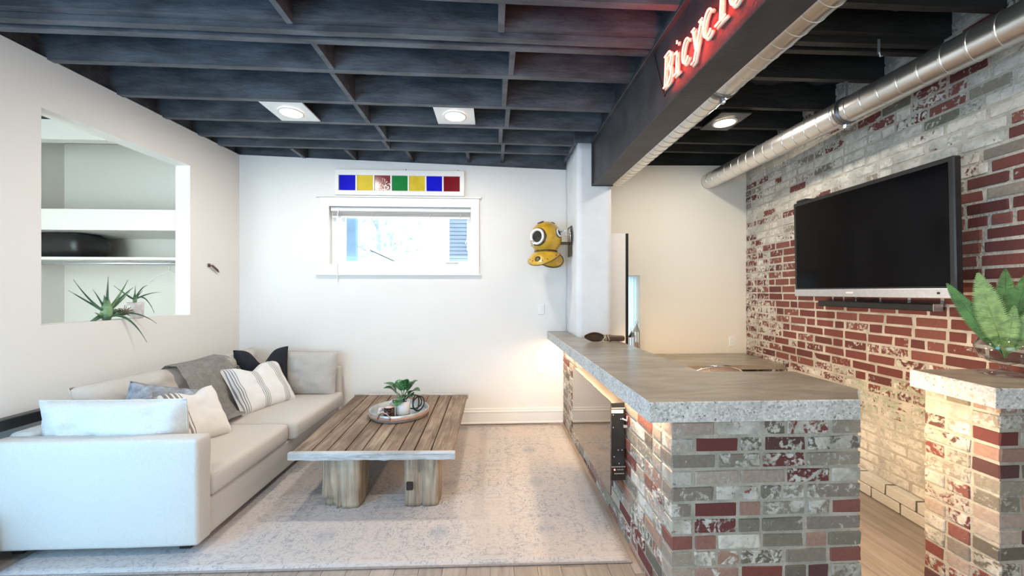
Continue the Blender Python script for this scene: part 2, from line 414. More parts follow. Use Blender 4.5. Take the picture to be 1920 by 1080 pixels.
# ceiling deck + spray foam + joists
ceil = tag(box('ceiling', FOAM, None, -5.2, 3.4, -2.7, 4.6, 3.27, 3.40), kind='structure')
bm = bmesh.new()
def foam_fn(u, v):
    X = -3.0 + 6.2*u; Y = -0.5 + 4.93*v
    h = noise.fractal(Vector((X*3.1, Y*3.1, 0)), 0.9, 2.1, 4)
    return (X, Y, 3.215 + 0.05*h)
grid_surface(bm, foam_fn, 230, 190)
tag(fin('spray_foam', bm, FOAM, ceil, True), kind='stuff')
JY = [-2.2, -1.75, -1.3, -0.9, -0.5, -0.05, 0.35, 0.75, 1.15, 1.55, 1.95, 2.215, 2.262, 2.34, 2.65, 3.09, 3.47, 3.84, 4.09, 4.135]
def joist(x0, x1, y, z0, z1, th=0.042, low=0, m=None):
    bm = bmesh.new()
    n = 10
    prev = None
    for i in range(n+1):
        X = x0 + (x1-x0)*i/n; zb = z0 + (z1-z0)*i/n
        j = random.uniform(-0.003, 0.003)
        ring = [bm.verts.new(p) for p in ((X, y-th/2+j, zb), (X, y+th/2+j, zb), (X, y+th/2+j, 3.29), (X, y-th/2+j, 3.29))]
        if prev:
            for a in range(4): bm.faces.new((prev[a], prev[(a+1) % 4], ring[(a+1) % 4], ring[a]))
        else: bm.faces.new(ring[::-1])
        prev = ring
    bm.faces.new(prev)
    bmesh.ops.recalc_face_normals(bm, faces=bm.faces)
    fin('joist', bm, m or DARKW, ceil)
for y in JY:
    up = 0.035 if abs(y-2.215) < 0.01 else 0
    if abs(y-4.135) < 0.01: continue
    joist(-2.99, 1.02, y, 3.005+up, 2.97+up)
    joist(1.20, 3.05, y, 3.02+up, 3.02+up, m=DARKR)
for y in (2.30, 2.345): pass
def blocking(x, ya, yb, z=2.985, th=0.036):
    bm = bmesh.new(); B(bm, x-th/2, x+th/2, ya+0.021, yb-0.021, z, 3.29, 0.002); fin('blocking', bm, DARKW, ceil)
for i, (a, b2) in enumerate([(1.95, 2.215), (2.34, 2.65), (2.65, 3.09), (3.09, 3.47), (3.47, 3.84), (3.84, 4.09)]):
    blocking((-1.13, -1.08, -1.10, -1.10, -1.05, -1.09)[i], a, b2, 2.99)
    blocking((0.045, 0.12, 0.085, 0.12, 0.07, 0.10)[i], a, b2, 2.98)
for xx in (-2.1, -1.55, -0.92, -0.28, 0.10): blocking(xx, 4.09, 4.46, 2.985)
for a, b2 in ((0.75, 1.15), (1.15, 1.55), (1.55, 1.95)): blocking(-1.1, a, b2); blocking(0.05, a, b2)

# recessed lights on white panels between joists
def potlight(x, ya, yb, w, label, panel=True, power=42, z=2.99):
    yc = (ya+yb)/2
    t = thing('ceiling_light', label, 'light', (x, yc, z), 'recessed ceiling lights')
    if panel: box('panel', TRIM, t, x-w/2, x+w/2, ya+0.021, yb-0.021, z+0.004, z+0.016, 0.001)
    bm = bmesh.new(); lathe(bm, [(0.098, 0.002), (0.100, -0.004), (0.084, -0.008), (0.080, 0.0), (0.098, 0.002)], (x, yc, z), 28)
    fin('trim_ring', bm, TRIM, t, True)
    bm = bmesh.new(); lathe(bm, [(0, -0.006), (0.080, -0.003), (0.080, 0.0)], (x, yc, z), 28)
    fin('lens', bm, mat('lamp_lens', (1, 0.95, 0.85), emit=(1.0, 0.86, 0.62), estr=28), t)
    l = bpy.data.lights.new('bulb', 'AREA'); l.shape = 'DISK'; l.size = 0.12; l.energy = power; l.color = (1.0, 0.92, 0.82)
    o = bpy.data.objects.new('bulb', l); COL.objects.link(o); o.parent = t; o.location = (0, 0, -0.012)
potlight(-1.68, 3.09, 3.47, 0.33, 'glowing round light on the white panel nearer the left wall', power=17)
potlight(-0.325, 3.09, 3.47, 0.33, 'glowing round light on the white panel above the stained glass strip', power=17)
potlight(2.03, 3.09, 3.47, 0.16, 'glowing round light between black joists right of the steel beam', False, power=17, z=2.985)
box('panel', DARKW, bpy.data.objects['ceiling_light.002'], 1.9, 2.16, 3.111, 3.449, 2.99, 3.0)
potlight(-1.68, 0.75, 1.15, 0.33, 'assumed unseen round ceiling light above the near end of the room', power=17)  # this near row is out of view, added to light the room
potlight(-0.325, 0.75, 1.15, 0.33, 'assumed unseen round ceiling light above the viewer', power=17)
potlight(2.03, 0.75, 1.15, 0.16, 'assumed unseen round ceiling light above the near brick pier', False, power=17, z=2.985)

# room shell behind the viewer, door opening assumed for the daylight
bm = bmesh.new(); B(bm, -3.3, -2.75, -2.62, -2.5, 0, 3.3); B(bm, 0.95, 2.45, -2.62, -2.5, 0, 3.3); B(bm, -2.75, 0.95, -2.62, -2.5, 2.55, 3.3)
tag(fin('wall_front', bm, WALL), kind='structure')
# closet room beyond the left wall
tag(box('wall_closet_back', WALL, None, -4.75, -2.95, 4.38, 4.5, 0, 3.27), kind='structure')
tag(box('wall_closet_left', WALL, None, -4.75, -4.63, 1.0, 4.38, 0, 3.27), kind='structure')
tag(box('wall_closet_front', WALL, None, -4.75, -3.1, 0.9, 1.0, 0, 3.27), kind='structure')
tag(box('trim_4', TRIM, None, -4.62, -2.975, 3.76, 3.86, 2.915, 3.10, 0.003), kind='structure')
tag(box('ceiling_closet', DARKW, None, -4.62, -2.975, 3.87, 4.375, 3.10, 3.2), kind='structure')
sh = thing('closet_shelf', 'white upper closet shelf with a deep front board', 'shelf', (-3.8, 4.1, 2.08))
box('front_board', TRIM, sh, -4.62, -2.985, 3.76, 3.79, 2.075, 2.27, 0.002)
box('shelf_board', TRIM, sh, -4.62, -2.985, 3.79, 4.375, 2.245, 2.27, 0.002)
box('bottom_board', TRIM, sh, -4.62, -2.985, 3.79, 4.375, 2.075, 2.095, 0.002)
sh = thing('closet_shelf', 'thin white lower closet shelf above a metal rail', 'shelf', (-3.8, 4.1, 1.8))
box('shelf_board', TRIM, sh, -4.62, -2.985, 3.80, 4.375, 1.80, 1.828, 0.003)
rd = thing('clothes_rail', 'chrome clothes rail under the lower closet shelf', 'rail', (-3.8, 3.92, 1.765))
bm = bmesh.new(); tube(bm, [(-4.62, 3.86, 1.772), (-2.985, 3.86, 1.772)], 0.017, 14); fin('rail', bm, SILVER, rd, True)
for xx in (-4.61, -2.995):
    bm = bmesh.new(); lathe(bm, [(0, -0.006), (0.03, -0.006), (0.03, 0.006), (0, 0.006)], (0, 0, 0), 16, Matrix.Translation((xx, 3.86, 1.772)) @ Matrix.Rotation(R(90), 4, 'Y')); fin('rail_socket', bm, WHITEP, rd)
hb = thing('hat_box', 'round-shouldered black bag on the lower closet shelf', 'bag', (-4.2, 4.0, 1.828))
bm = bmesh.new()
B(bm, -4.55, -3.92, 3.83, 4.2, 1.831, 2.07, 0.095, seg=5); fin('body', bm, BLACK, hb, True)
bm = bmesh.new(); tube(bm, [(-4.3+0.1*math.cos(a), 4.0, 2.055+0.035*math.sin(a)) for a in [i*math.pi/10 for i in range(11)]], 0.008, 8); fin('handle', bm, BLACK, hb, True)
hg = thing('clothes_hanger', 'white plastic hanger on the closet rail', 'hanger', (-3.25, 3.86, 1.78))
bm = bmesh.new()
tube(bm, [(-3.12+0.19, 3.86, 1.59), (-3.12+0.13, 3.86, 1.64), (-3.12, 3.86, 1.70), (-3.12-0.13, 3.86, 1.64), (-3.12-0.19, 3.86, 1.59), (-3.12-0.18, 3.86, 1.575), (-3.12+0.13, 3.86, 1.575)], 0.005, 6)
fin('hanger_frame', bm, WHITEP, hg, True)
bm = bmesh.new()
tube(bm, [(-3.12, 3.86, 1.70), (-3.12, 3.86, 1.735)] + [(-3.12+0.022*math.sin(a), 3.86, 1.772-0.027*math.cos(a)) for a in [i*R(25) for i in range(11)]], 0.003, 6)
fin('hook', bm, SILVER, hg, True)

# baseboard on the back wall (stepped)
bm = bmesh.new(); B(bm, -2.79, 0.80, 4.362, 4.379, 0.0, 0.135, 0.002); B(bm, -2.79, 0.80, 4.355, 4.379, 0.0, 0.022, 0.003); B(bm, -2.79, 0.80, 4.366, 4.379, 0.135, 0.175, 0.004); B(bm, -2.79, 0.80, 4.357, 4.379, 0.13, 0.145, 0.003)
tag(fin('baseboard_back', bm, TRIM), kind='structure')
bm = bmesh.new()
def wlb(s0, s1, z0, z1, o0, o1):
    vv = [bm.verts.new(wl(s, z, o)) for o in (o0, o1) for s in (s0, s1) for z in (z0, z1)]
    for q in ((0,1,3,2), (4,6,7,5), (0,4,5,1), (2,3,7,6), (0,2,6,4), (1,5,7,3)): bm.faces.new([vv[i] for i in q])
wlb(0.01, 6.8, 0, 0.15, -0.016, -0.001); bmesh.ops.recalc_face_normals(bm, faces=bm.faces)
tag(fin('baseboard_left', bm, TRIM), kind='structure')

# ------------------------------------------------------------------ window_1 in the back wall
win = thing('window_1', None, None, (-1.04, YB, 1.8)); win['kind'] = 'structure'
X0, X1, Z0, Z1 = -1.835, -0.245, 1.80, 2.462
box('casing', TRIM, win, -1.925, X0+0.01, 4.355, 4.379, 1.70, 2.55, 0.003)
box('casing', TRIM, win, X1-0.01, -0.158, 4.355, 4.379, 1.70, 2.55, 0.003)
box('casing', TRIM, win, X0+0.01, X1-0.01, 4.355, 4.379, Z1-0.01, 2.55, 0.003)
box('casing', TRIM, win, X0+0.01, X1-0.01, 4.355, 4.379, 1.70, Z0+0.01, 0.003)
bm = bmesh.new(); B(bm, -1.965, -0.135, 4.345, 4.379, 2.552, 2.57, 0.003); fin('head_cap', bm, TRIM, win)
bm = bmesh.new(); B(bm, -1.965, -0.135, 4.345, 4.379, 1.683, 1.70, 0.003); fin('apron', bm, TRIM, win)
bm = bmesh.new()
fy0, fy1 = 4.46, 4.50
B(bm, X0+0.001, X0+0.05, fy0, fy1, Z0+0.001, Z1-0.001); B(bm, X1-0.05, X1-0.001, fy0, fy1, Z0+0.001, Z1-0.001)
B(bm, X0+0.05, X1-0.05, fy0, fy1, Z0+0.001, Z0+0.05); B(bm, X0+0.05, X1-0.05, fy0, fy1, Z1-0.05, Z1-0.001)
B(bm, X0+0.11, X0+0.145, fy0+0.005, fy1-0.005, Z0+0.05, Z1-0.05)
fin('sash', bm, WHITEP, win)
box('pane', GLASS, win, X0+0.05, X1-0.05, 4.478, 4.482, Z0+0.05, Z1-0.05)
bm = bmesh.new(); B(bm, X1-0.06, X1-0.03, 4.44, 4.46, 2.03, 2.16, 0.004); tube(bm, [(X1-0.045, 4.44, 2.14), (X1-0.055, 4.425, 2.11), (X1-0.075, 4.425, 2.05)], 0.006, 6); fin('latch', bm, WHITEP, win)
bm = bmesh.new(); B(bm, X1-0.30, X1-0.16, 4.452, 4.46, Z0+0.025, Z0+0.034); fin('maker_plate', bm, mat('grey_plate', (0.4, 0.4, 0.4), noise_scale=9), win)
bl = thing('window_blind', 'white slatted blind drawn up at the top of the small window', 'blind', (-1.04, 4.42, 2.44))
box('headrail', TRIM, bl, X0+0.012, X1-0.012, 4.395, 4.445, 2.405, 2.45, 0.004)
for k in range(7):
    z = 2.352 + k*0.0075
    bm = bmesh.new(); B(bm, X0+0.03, X1-0.02, 4.397, 4.443, z, z+0.003, 0.001); fin('slat', bm, mat('slat_white', (0.74, 0.71, 0.68), 0.5, noise_scale=5, var=0.02), bl)
box('bottom_rail', TRIM, bl, X0+0.03, X1-0.02, 4.395, 4.445, 2.334, 2.35, 0.003)
for xx in (-1.72, -1.35, -0.72, -0.38):
    box('ladder_tape', mat('tape_grey', (0.5, 0.46, 0.42), 0.8, noise_scale=30), bl, xx, xx+0.006, 4.393, 4.3945, 2.335, 2.405)
bm = bmesh.new(); tube(bm, [(-1.725, 4.385, 2.43), (-1.727, 4.35, 2.36), (-1.727, 4.34, 1.60)], 0.004, 6); fin('tilt_wand', bm, TRIM, bl)

# ------------------------------------------------------------------ outside the window
yard = tag(box('ground_outside', mat('snowy_yard', (0.75, 0.8, 0.8), 0.9, noise_scale=2), None, -14, 14, 5.3, 24, 0.6, 0.8), kind='structure')

hs = thing('neighbour_house', 'pale blue sided house seen through the right of the small window', 'house', (0, 11, 0.8))
SID = mat('pale_siding', (0.20, 0.22, 0.26), 0.8, noise_scale=3, var=0.05)
box('wall', SID, hs, -1.25, 3.2, 11.0, 14, 0.8, 4.9)
for k in range(26):
    bm = bmesh.new(); B(bm, -1.25, 3.2, 10.975, 11.0, 1.9+k*0.11, 1.99+k*0.11, 0.004); fin('siding_board', bm, SID, hs)
fr = box('window', TRIM, hs, -0.75, -0.18, 10.93, 10.975, 2.66, 3.52, 0.01)
bm = bmesh.new(); B(bm, -0.67, -0.26, 10.915, 10.93, 2.75, 3.43); subpart('pane', bm, mat('cyan_pane', (0.35, 0.52, 0.55), 0.1, noise_scale=2), fr)
bm = bmesh.new(); tri = [(-1.5, 10.7), (3.4, 10.7)]
B(bm, -1.5, 3.4, 10.5, 11.0, 1.72, 1.86, 0.01); fin('porch_roof', bm, mat('porch_blue', (0.30, 0.38, 0.42), 0.8, noise_scale=3), hs)
sd = thing('garden_shed', 'white gabled shed beyond the small window', 'shed', (-2.2, 7.6, 0.8))
bm = bmesh.new()
pr = [(-2.9, 0.8), (-1.6, 0.8), (-1.6, 1.95), (-2.25, 2.25), (-2.9, 1.95)]
f = [bm.verts.new((x, 7.2, z)) for x, z in pr]; g2 = [bm.verts.new((x, 8.0, z)) for x, z in pr]
bm.faces.new(f); bm.faces.new(g2[::-1])
for i in range(5): bm.faces.new((f[i], g2[i], g2[(i+1) % 5], f[(i+1) % 5]))
bmesh.ops.recalc_face_normals(bm, faces=bm.faces); fin('wall', bm, mat('shed_white', (0.72, 0.72, 0.72), 0.8, noise_scale=3), sd)
for sgn in (-1, 1):
    bm = bmesh.new(); B(bm, 0, 0.78, 7.1, 8.05, 0, 0.04)
    bmesh.ops.transform(bm, matrix=Matrix.Translation((-2.25, 0, 2.27)) @ Matrix.Rotation(R(24.8 if sgn > 0 else 155.2), 4, 'Y'), verts=bm.verts)
    fin('roof', bm, mat('roof_pale', (0.55, 0.57, 0.6), 0.8, noise_scale=3), sd)
TL = mat('tree_leaf_pale', (0.42, 0.58, 0.50), 0.8, noise_scale=2, var=0.3)
TB = mat('tree_bark', (0.30, 0.32, 0.34), 0.8, noise_scale=4)
for i, (tx, ty, tz, n) in enumerate(((-2.75, 9.3, 3.0, 420), (-4.9, 9.9, 2.6, 420))):
    t = thing('garden_tree', ('tall thin tree in the middle of the small window', 'leafy tree at the left of the small window', 'tree beside the pale house in the small window')[i], 'tree', (tx, ty, 0.8), 'trees beyond the window')
    bm = bmesh.new(); tube(bm, [(tx, ty, 0.8), (tx+0.05, ty, 2.2), (tx-0.05, ty, 3.8)], [0.09, 0.06, 0.02], 7)
    fin('trunk', bm, TB, t, True)
    for k in range(5):
        a = random.uniform(0, 6.28); h = 1.6+k*0.35
        bm = bmesh.new(); tube(bm, [(tx, ty, h), (tx+0.5*math.cos(a), ty+0.3*math.sin(a), h+0.25), (tx+0.95*math.cos(a), ty+0.5*math.sin(a), h+0.35)], [0.03, 0.02, 0.008], 5)
        fin('branch', bm, TB, t)
    bm = bmesh.new()
    for k in range(n):
        a = random.uniform(0, 6.28); rr = random.random()**0.5*1.05; h = random.uniform(-1.0, 1.0)
        if noise.noise(Vector((a*2, h*2.5, i*7))) < -0.05: continue
        c = Vector((tx+rr*math.cos(a), ty+rr*0.6*math.sin(a), tz+h)); s = random.uniform(0.03, 0.06)
        d1 = Vector((random.gauss(0,1), random.gauss(0,1), random.gauss(0,1))).normalized(); d2 = d1.orthogonal().normalized()
        bm.faces.new([bm.verts.new(c+d1*s*2), bm.verts.new(c+d2*s), bm.verts.new(c-d1*s*2), bm.verts.new(c-d2*s)])
    tag(fin('foliage', bm, TL, t), kind='stuff')
bm = bmesh.new(); B(bm, -1.86, -1.74, 4.95, 5.05, 0.0, 3.2, 0.01)
tag(fin('porch_post', bm, mat('post_blue', (0.20, 0.30, 0.42), 0.6, noise_scale=4)), 'blue post just outside the left of the small window', 'post')

# ------------------------------------------------------------------ BRICKWORK
bricks = []
for k in range(5):
    bm = bmesh.new(); B(bm, -0.5, 0.5, -0.5, 0.5, -0.5, 0.5)
    r = bmesh.ops.bevel(bm, geom=list(bm.edges), offset=0.045, segments=1, affect='EDGES')
    for v in bm.verts: v.co += Vector([random.uniform(-0.018, 0.018) for _ in range(3)])
    me = bpy.data.meshes.new('brick'); bm.to_mesh(me); bm.free(); bricks.append(me)
brick_sets = {}
def brick_meshes(m):
    if m.name not in brick_sets:
        l = []
        for b0 in bricks:
            me = b0.copy(); me.materials.append(m); l.append(me)
        brick_sets[m.name] = l
    return brick_sets[m.name]
def lay_brick(parent, m, c, u, L, H, D, col, stuff=None):
    """c centre (world); u horizontal unit vector along the length"""
    rot = math.atan2(u.y, u.x)
    me = random.choice(brick_meshes(m))
    if stuff is not None:
        stuff.append((me, Matrix.Translation(c) @ Matrix.Rotation(rot, 4, 'Z') @ Matrix.Diagonal((L, D, H, 1)), col)); return
    o = bpy.data.objects.new('brick', me); COL.objects.link(o); o.parent = parent
    off = Vector(parent.location) if parent.type == 'EMPTY' else Vector((0,0,0))
    o.location = c - off; o.rotation_euler = (random.uniform(-0.012, 0.012), random.uniform(-0.01, 0.01), rot+random.uniform(-0.01, 0.01)); o.scale = (L, D, H); o.color = col
REDS = [(0.20, 0.055, 0.042), (0.24, 0.085, 0.065), (0.15, 0.035, 0.032), (0.28, 0.13, 0.10), (0.10, 0.04, 0.038)]
GREYS = [(0.25, 0.21, 0.17), (0.30, 0.265, 0.21), (0.15, 0.13, 0.10), (0.21, 0.19, 0.145), (0.33, 0.28, 0.22)]
TANS = [(0.40, 0.25, 0.18), (0.42, 0.33, 0.27), (0.36, 0.22, 0.17), (0.45, 0.38, 0.31)]
def bar_col(c=None):
    q = random.random()
    if q < 0.26: b0, a = random.choice(REDS), random.choice((0.1, 0.3, 0.5))
    elif q < 0.62: b0, a = random.choice(GREYS), random.choice((0.3, 0.42, 0.55))
    elif q < 0.85: b0, a = random.choice(TANS), random.choice((0.2, 0.4, 0.5))
    else: b0, a = random.choice(REDS+GREYS), random.choice((0.6, 0.7, 0.8))
    return (*b0, a)
def lay_face(parent, m, origin, u, n, length, z0, courses, ch, colf, depth=0.10, joint=0.013, corner=None, corner_end=None, skip=None, stuff=None, keep=None, hdr=0.35, sl=0.212, ztop=None):
    """origin: lower corner of the finished face; u along; n outward. corner: 0/1 parity of rows that start set back by `depth`"""
    u = Vector(u).normalized(); n = Vector(n).normalized()
    for r in range(courses):
        z = z0 + r*ch; h = ch-joint
        if origin.z+z < 0.002: h -= 0.002-(origin.z+z); z = 0.002-origin.z
        if ztop and origin.z+z+h > ztop: h = ztop-z-origin.z
        if h < 0.02: break
        s = 0.0
        if corner is not None and r % 2 == corner: s = depth+joint
        end = length
        if corner_end is not None and r % 2 == corner_end: end = length-depth-joint
        s0 = s; first = True
        while s < end-0.02:
            L = sl-joint + random.uniform(-0.008, 0.008)
            if random.random() < hdr or (first and r % 2): L = L*0.48
            first = False
            if end-(s+L) < 0.07: L = end-s
            c = origin + u*(s+L/2) + Vector((0,0,z+h/2))
            if not (skip and skip(c)):
                pr = random.uniform(0.003, 0.009)
                cc = c - n*(depth/2) + n*(pr-0.006)
                lay_brick(parent, m, cc, u, L, h+random.uniform(-0.002, 0.002), depth, colf(c), stuff if (keep and not keep(c)) else None)
            s += L + joint

# ---- the bar
BX0, BX1, BY0 = 0.80, 1.695, 1.69        # pier face left / right / front
bar = thing('brick_bar', 'brick bar base built of reclaimed red, grey and whitewashed bricks under the long concrete top', 'bar', (1.2, 1.9, 0))
bm = bmesh.new()
B(bm, BX0+0.005, BX1-0.012, BY0+0.005, 2.07, 0.0, 0.966)
B(bm, BX0+0.005, 1.12, 2.07, 4.372, 0.0, 0.966)
fin('mortar', bm, MORTAR, bar)
lay_face(bar, BRICK_BAR, Vector((BX0, BY0, -0.0325)), (1,0,0), (0,-1,0), BX1-BX0, 0.0, 14, 0.0735, bar_col, corner=None, ztop=0.962)
lay_face(bar, BRICK_BAR, Vector((BX0, BY0+0.11, -0.0325)), (0,1,0), (-1,0,0), 4.365-BY0-0.11, 0.0, 14, 0.0735, bar_col, ztop=0.962,
         depth=0.09)
lay_face(bar, BRICK_BAR, Vector((BX1, BY0+0.11, -0.0325)), (0,1,0), (1,0,0), 0.26, 0.0, 14, 0.0735, bar_col, ztop=0.962, depth=0.09)

top = thing('concrete_worktop', 'long L-shaped polished brown concrete worktop with speckled grey cast edge', 'countertop', (1.1, 2.2, 0.967))
def slab(parent, outline, z0, z1, name='slab', jag=0.0, ms=None):
    # resample outline for slightly rough upper arris
    pts = []
    for i, p in enumerate(outline):
        q = outline[(i+1) % len(outline)]; d = math.dist(p, q); k = max(1, int(d/0.05))
        for t in range(k): pts.append((p[0]+(q[0]-p[0])*t/k, p[1]+(q[1]-p[1])*t/k))
    cx = sum(p[0] for p in outline)/len(outline); cy = sum(p[1] for p in outline)/len(outline)
    bm = bmesh.new()
    lo = [bm.verts.new((x, y, z0)) for x, y in pts]; mid = []; up = []
    for x, y in pts:
        j = random.uniform(0, jag)
        mid.append(bm.verts.new((x, y, z1-0.004-j*0.5))); 
        d = Vector((cx-x, cy-y)).normalized()*(0.004+j)
        up.append(bm.verts.new((x+d.x, y+d.y, z1)))
    n = len(pts)
    for a, b2 in ((lo, mid), (mid, up)):
        for i in range(n): bm.faces.new((a[i], a[(i+1) % n], b2[(i+1) % n], b2[i]))
    ft = bm.faces.new(up); ft.material_index = 1; bm.faces.new(lo[::-1])
    bmesh.ops.recalc_face_normals(bm, faces=bm.faces)
    return fin(name, bm, None, parent, mats=ms or [CEDGE, CTOP])
slab(top, [(0.635, 1.53), (1.53, 1.53), (1.685, 1.69), (1.70, 2.085), (1.17, 2.105), (1.155, 3.1), (1.14, 3.745), (0.835, 3.745), (0.815, 4.372), (0.615, 4.372)], 0.967, 1.05, jag=0.004)

# ---- near right pier
PX0, PY0 = 2.25, 1.60
pier = thing('brick_pier', 'near brick pier at the right edge carrying the glass vase', 'pier', (2.5, 1.75, 0))
bm = bmesh.new(); B(bm, PX0+0.005, 2.62, PY0+0.005, 1.898, 0, 1.009); fin('mortar', bm, MORTAR, pier)
lay_face(pier, BRICK_BAR, Vector((PX0, PY0, 0.004)), (1,0,0), (0,-1,0), 0.36, 0, 14, 0.0735, bar_col, ztop=1.005)
lay_face(pier, BRICK_BAR, Vector((PX0, PY0+0.11, 0.004)), (0,1,0), (-1,0,0), 0.19, 0, 14, 0.0735, bar_col, ztop=1.005, sl=0.2, depth=0.09)
ptop = thing('concrete_slab', 'short concrete slab on top of the near brick pier', 'countertop', (2.4, 1.7, 1.01))
slab(ptop, [(2.105, 1.51), (2.60, 1.47), (2.625, 1.90), (2.17, 1.90)], 1.01, 1.095, jag=0.003)

# ---- right brick wall (slanted)
RN = Vector((2.97, YB, 0)); RU = Vector((-0.09, -1, 0)).normalized(); RNRM = Vector((-1, 0.09, 0)).normalized()
def rw(s, z, off=0): return RN + RU*s + RNRM*off + Vector((0, 0, z))
bm = bmesh.new()
vv = [bm.verts.new(rw(s, z, o)) for o in (-0.2, -0.004) for s in (-0.05, 7.0) for z in (0, 3.27)]
for q in ((0,1,3,2), (4,6,7,5), (0,4,5,1), (2,3,7,6), (0,2,6,4), (1,5,7,3)): bm.faces.new([vv[i] for i in q])
bmesh.ops.recalc_face_normals(bm, faces=bm.faces)
wr = tag(fin('wall_right', bm, MORTARW), kind='structure')
def sstep(a, b2, x):
    t = max(0, min(1, (x-a)/(b2-a))); return t*t*(3-2*t)
def wall_col(c):
    s = YB - c.y; z = c.z
    nz = noise.noise(Vector((s*1.7, z*3.0, 3.1)))*0.5
    a = 0.12
    a = max(a, 0.85*sstep(1.98, 2.25, z + nz*0.35 + 0.10*max(0, 1.6-s)))     # top: whitewashed
    a = max(a, 0.55*sstep(1.0, 0.2, s+nz))                                       # far end: worn
    a = max(a, 0.62*sstep(1.02, 0.80, z+nz*0.3) )                                # low: paint left
    a = max(a, 1.1*sstep(0.70, 0.55, z+nz*0.1))
    if 0.92 < z < 1.30 and random.random() < 0.3: a = max(a, 0.42)
    a += random.uniform(-0.12, 0.12)
    if a > 0.6 and z > 1.9 and random.random() < 0.30 + nz: a = random.uniform(0.35, 0.6)
    g = sstep(1.9, 2.2, z)
    if s > 2.35 and z < 2.35: a = min(a, 0.25 if z > 1.0 else 0.5)
    if random.random() < 0.45*g: b0 = random.choice(GREYS)
    else: b0 = random.choice([(0.16, 0.040, 0.032), (0.19, 0.052, 0.042), (0.13, 0.035, 0.03), (0.22, 0.072, 0.055)])
    return (*b0, max(0, min(1, a)))
stuff = []
nkeep = [0]
def keep(c):
    # the 300 nearest to the camera among those inside the photo's view
    ok = (1.85 < c.y < 3.52 and 0.85 < c.z < 2.95) or (2.35 < c.y < 3.1 and 0.14 < c.z < 0.86)
    if ok and c.y > 3.0 and (c.z > 2.5): ok = False
    if ok:
        nkeep[0] += 1
        if nkeep[0] > 300: ok = False
    return ok
lay_face(wr, BRICK_WALL, Vector((RN.x, RN.y, 0)) + RU*0.0, RU, RNRM, 3.3, 0.155, 42, 0.0745, wall_col, depth=0.08, hdr=0.22, joint=0.0165, stuff=stuff, keep=keep, sl=0.214, ztop=3.25)
# joined far bricks
def build_stuff(name, lst, m, parent):
    verts, faces, cols = [], [], []
    for me, M, col in lst:
        o = len(verts)
        verts += [tuple(M @ v.co) for v in me.vertices]
        for p in me.polygons: faces.append([o+i for i in p.vertices])
        cols += [col]*len(me.vertices)
    me = bpy.data.meshes.new(name); me.from_pydata(verts, [], faces)
    ca = me.color_attributes.new('col', 'FLOAT_COLOR', 'POINT')
    for i, c in enumerate(cols): ca.data[i].color = c
    o = link(name, me, m, parent); o.matrix_parent_inverse = Matrix.Identity(4)
    return tag(o, kind='stuff')
build_stuff('far_bricks', stuff, BRICK_WALL_S, wr)
print('bricks kept', nkeep[0], 'stuff', len(stuff))
# white kerb of two courses along the foot of the wall
kerb = thing('brick_kerb', 'white painted two-course brick kerb along the foot of the brick wall', 'kerb', (2.75, 2.5, 0))
KM = mat('painted_kerb', (0.60, 0.57, 0.50), 0.8, bump=0.2, bump_scale=40, noise_scale=8, var=0.08)
bm = bmesh.new()
vv = [bm.verts.new(rw(s, z, o)) for o in (0.0, 0.062) for s in (0.0, 3.3) for z in (0, 0.148)]
for q in ((0,1,3,2), (4,6,7,5), (0,4,5,1), (2,3,7,6), (0,2,6,4), (1,5,7,3)): bm.faces.new([vv[i] for i in q])
bmesh.ops.recalc_face_normals(bm, faces=bm.faces)
fin('joints', bm, mat('kerb_joint', (0.10, 0.09, 0.07), 0.9, noise_scale=9), kerb)
for r in range(2):
    s = 0.0 + 0.11*r
    while s < 3.2:
        c = rw(s+0.105, 0.04+r*0.075, 0.034)
        lay_brick(kerb, KM, c, RU, 0.206, 0.069, 0.07, (1,1,1,0)); s += 0.216

# ------------------------------------------------------------------ column and beam
col = thing('column', 'rough white plastered column standing between the bar and the ceiling', 'column', (1.0, 4.0, 1.05))
bm = bmesh.new()
def col_fn_ring(z):
    x0, x1, y0, y1 = 0.835, 1.165, 3.75, 4.375; out = []
    n = 7
    def jit(x, y, k): return noise.noise(Vector((x*9, y*9, z*4+k)))*0.008
    for i in range(n): out.append((x0, y1+(y0-y1)*i/n))
    for i in range(n): out.append((x0+(x1-x0)*i/n, y0))
    for i in range(n): out.append((x1, y0+(y1-y0)*i/n))
    for i in range(n): out.append((x1+(x0-x1)*i/n, y1))
    return [Vector((x+jit(x, y, 0), min(y+jit(x, y, 5), 4.376), z)) for x, y in out]
prev = None
for k in range(25):
    z = 1.0 + (2.965-1.0)*k/24
    ring = [bm.verts.new(v) for v in col_fn_ring(z)]
    if prev:
        for i in range(len(ring)): bm.faces.new((prev[i], prev[(i+1) % len(ring)], ring[(i+1) % len(ring)], ring[i]))
    else: bm.faces.new(ring[::-1])
    prev = ring
bm.faces.new(prev); bmesh.ops.recalc_face_normals(bm, faces=bm.faces)
fin('shaft', bm, PLASTER, col, True)
box('cap_block', DARKW, col, 0.80, 1.19, 3.78, 4.37, 2.966, 3.26, 0.01)
beam = thing('steel_beam', 'black steel I-beam running under the ceiling to the white column', 'beam', (1.07, 1.5, 2.55))
box('web', STEEL, beam, 0.985, 1.01, -2.48, 3.735, 2.565, 2.975)
box('bottom_flange', STEEL, beam, 0.975, 1.165, -2.48, 3.735, 2.545, 2.565, 0.003)
box('top_flange', STEEL, beam, 0.955, 1.19, -2.48, 3.735, 2.955, 2.985, 0.003)
box('packing_board', STEEL, beam, 0.985, 1.15, -2.48, 3.735, 2.986, 3.26, 0.003)
box('end_plate', STEEL, beam, 0.965, 1.18, 3.735, 3.742, 2.54, 2.975, 0.002)

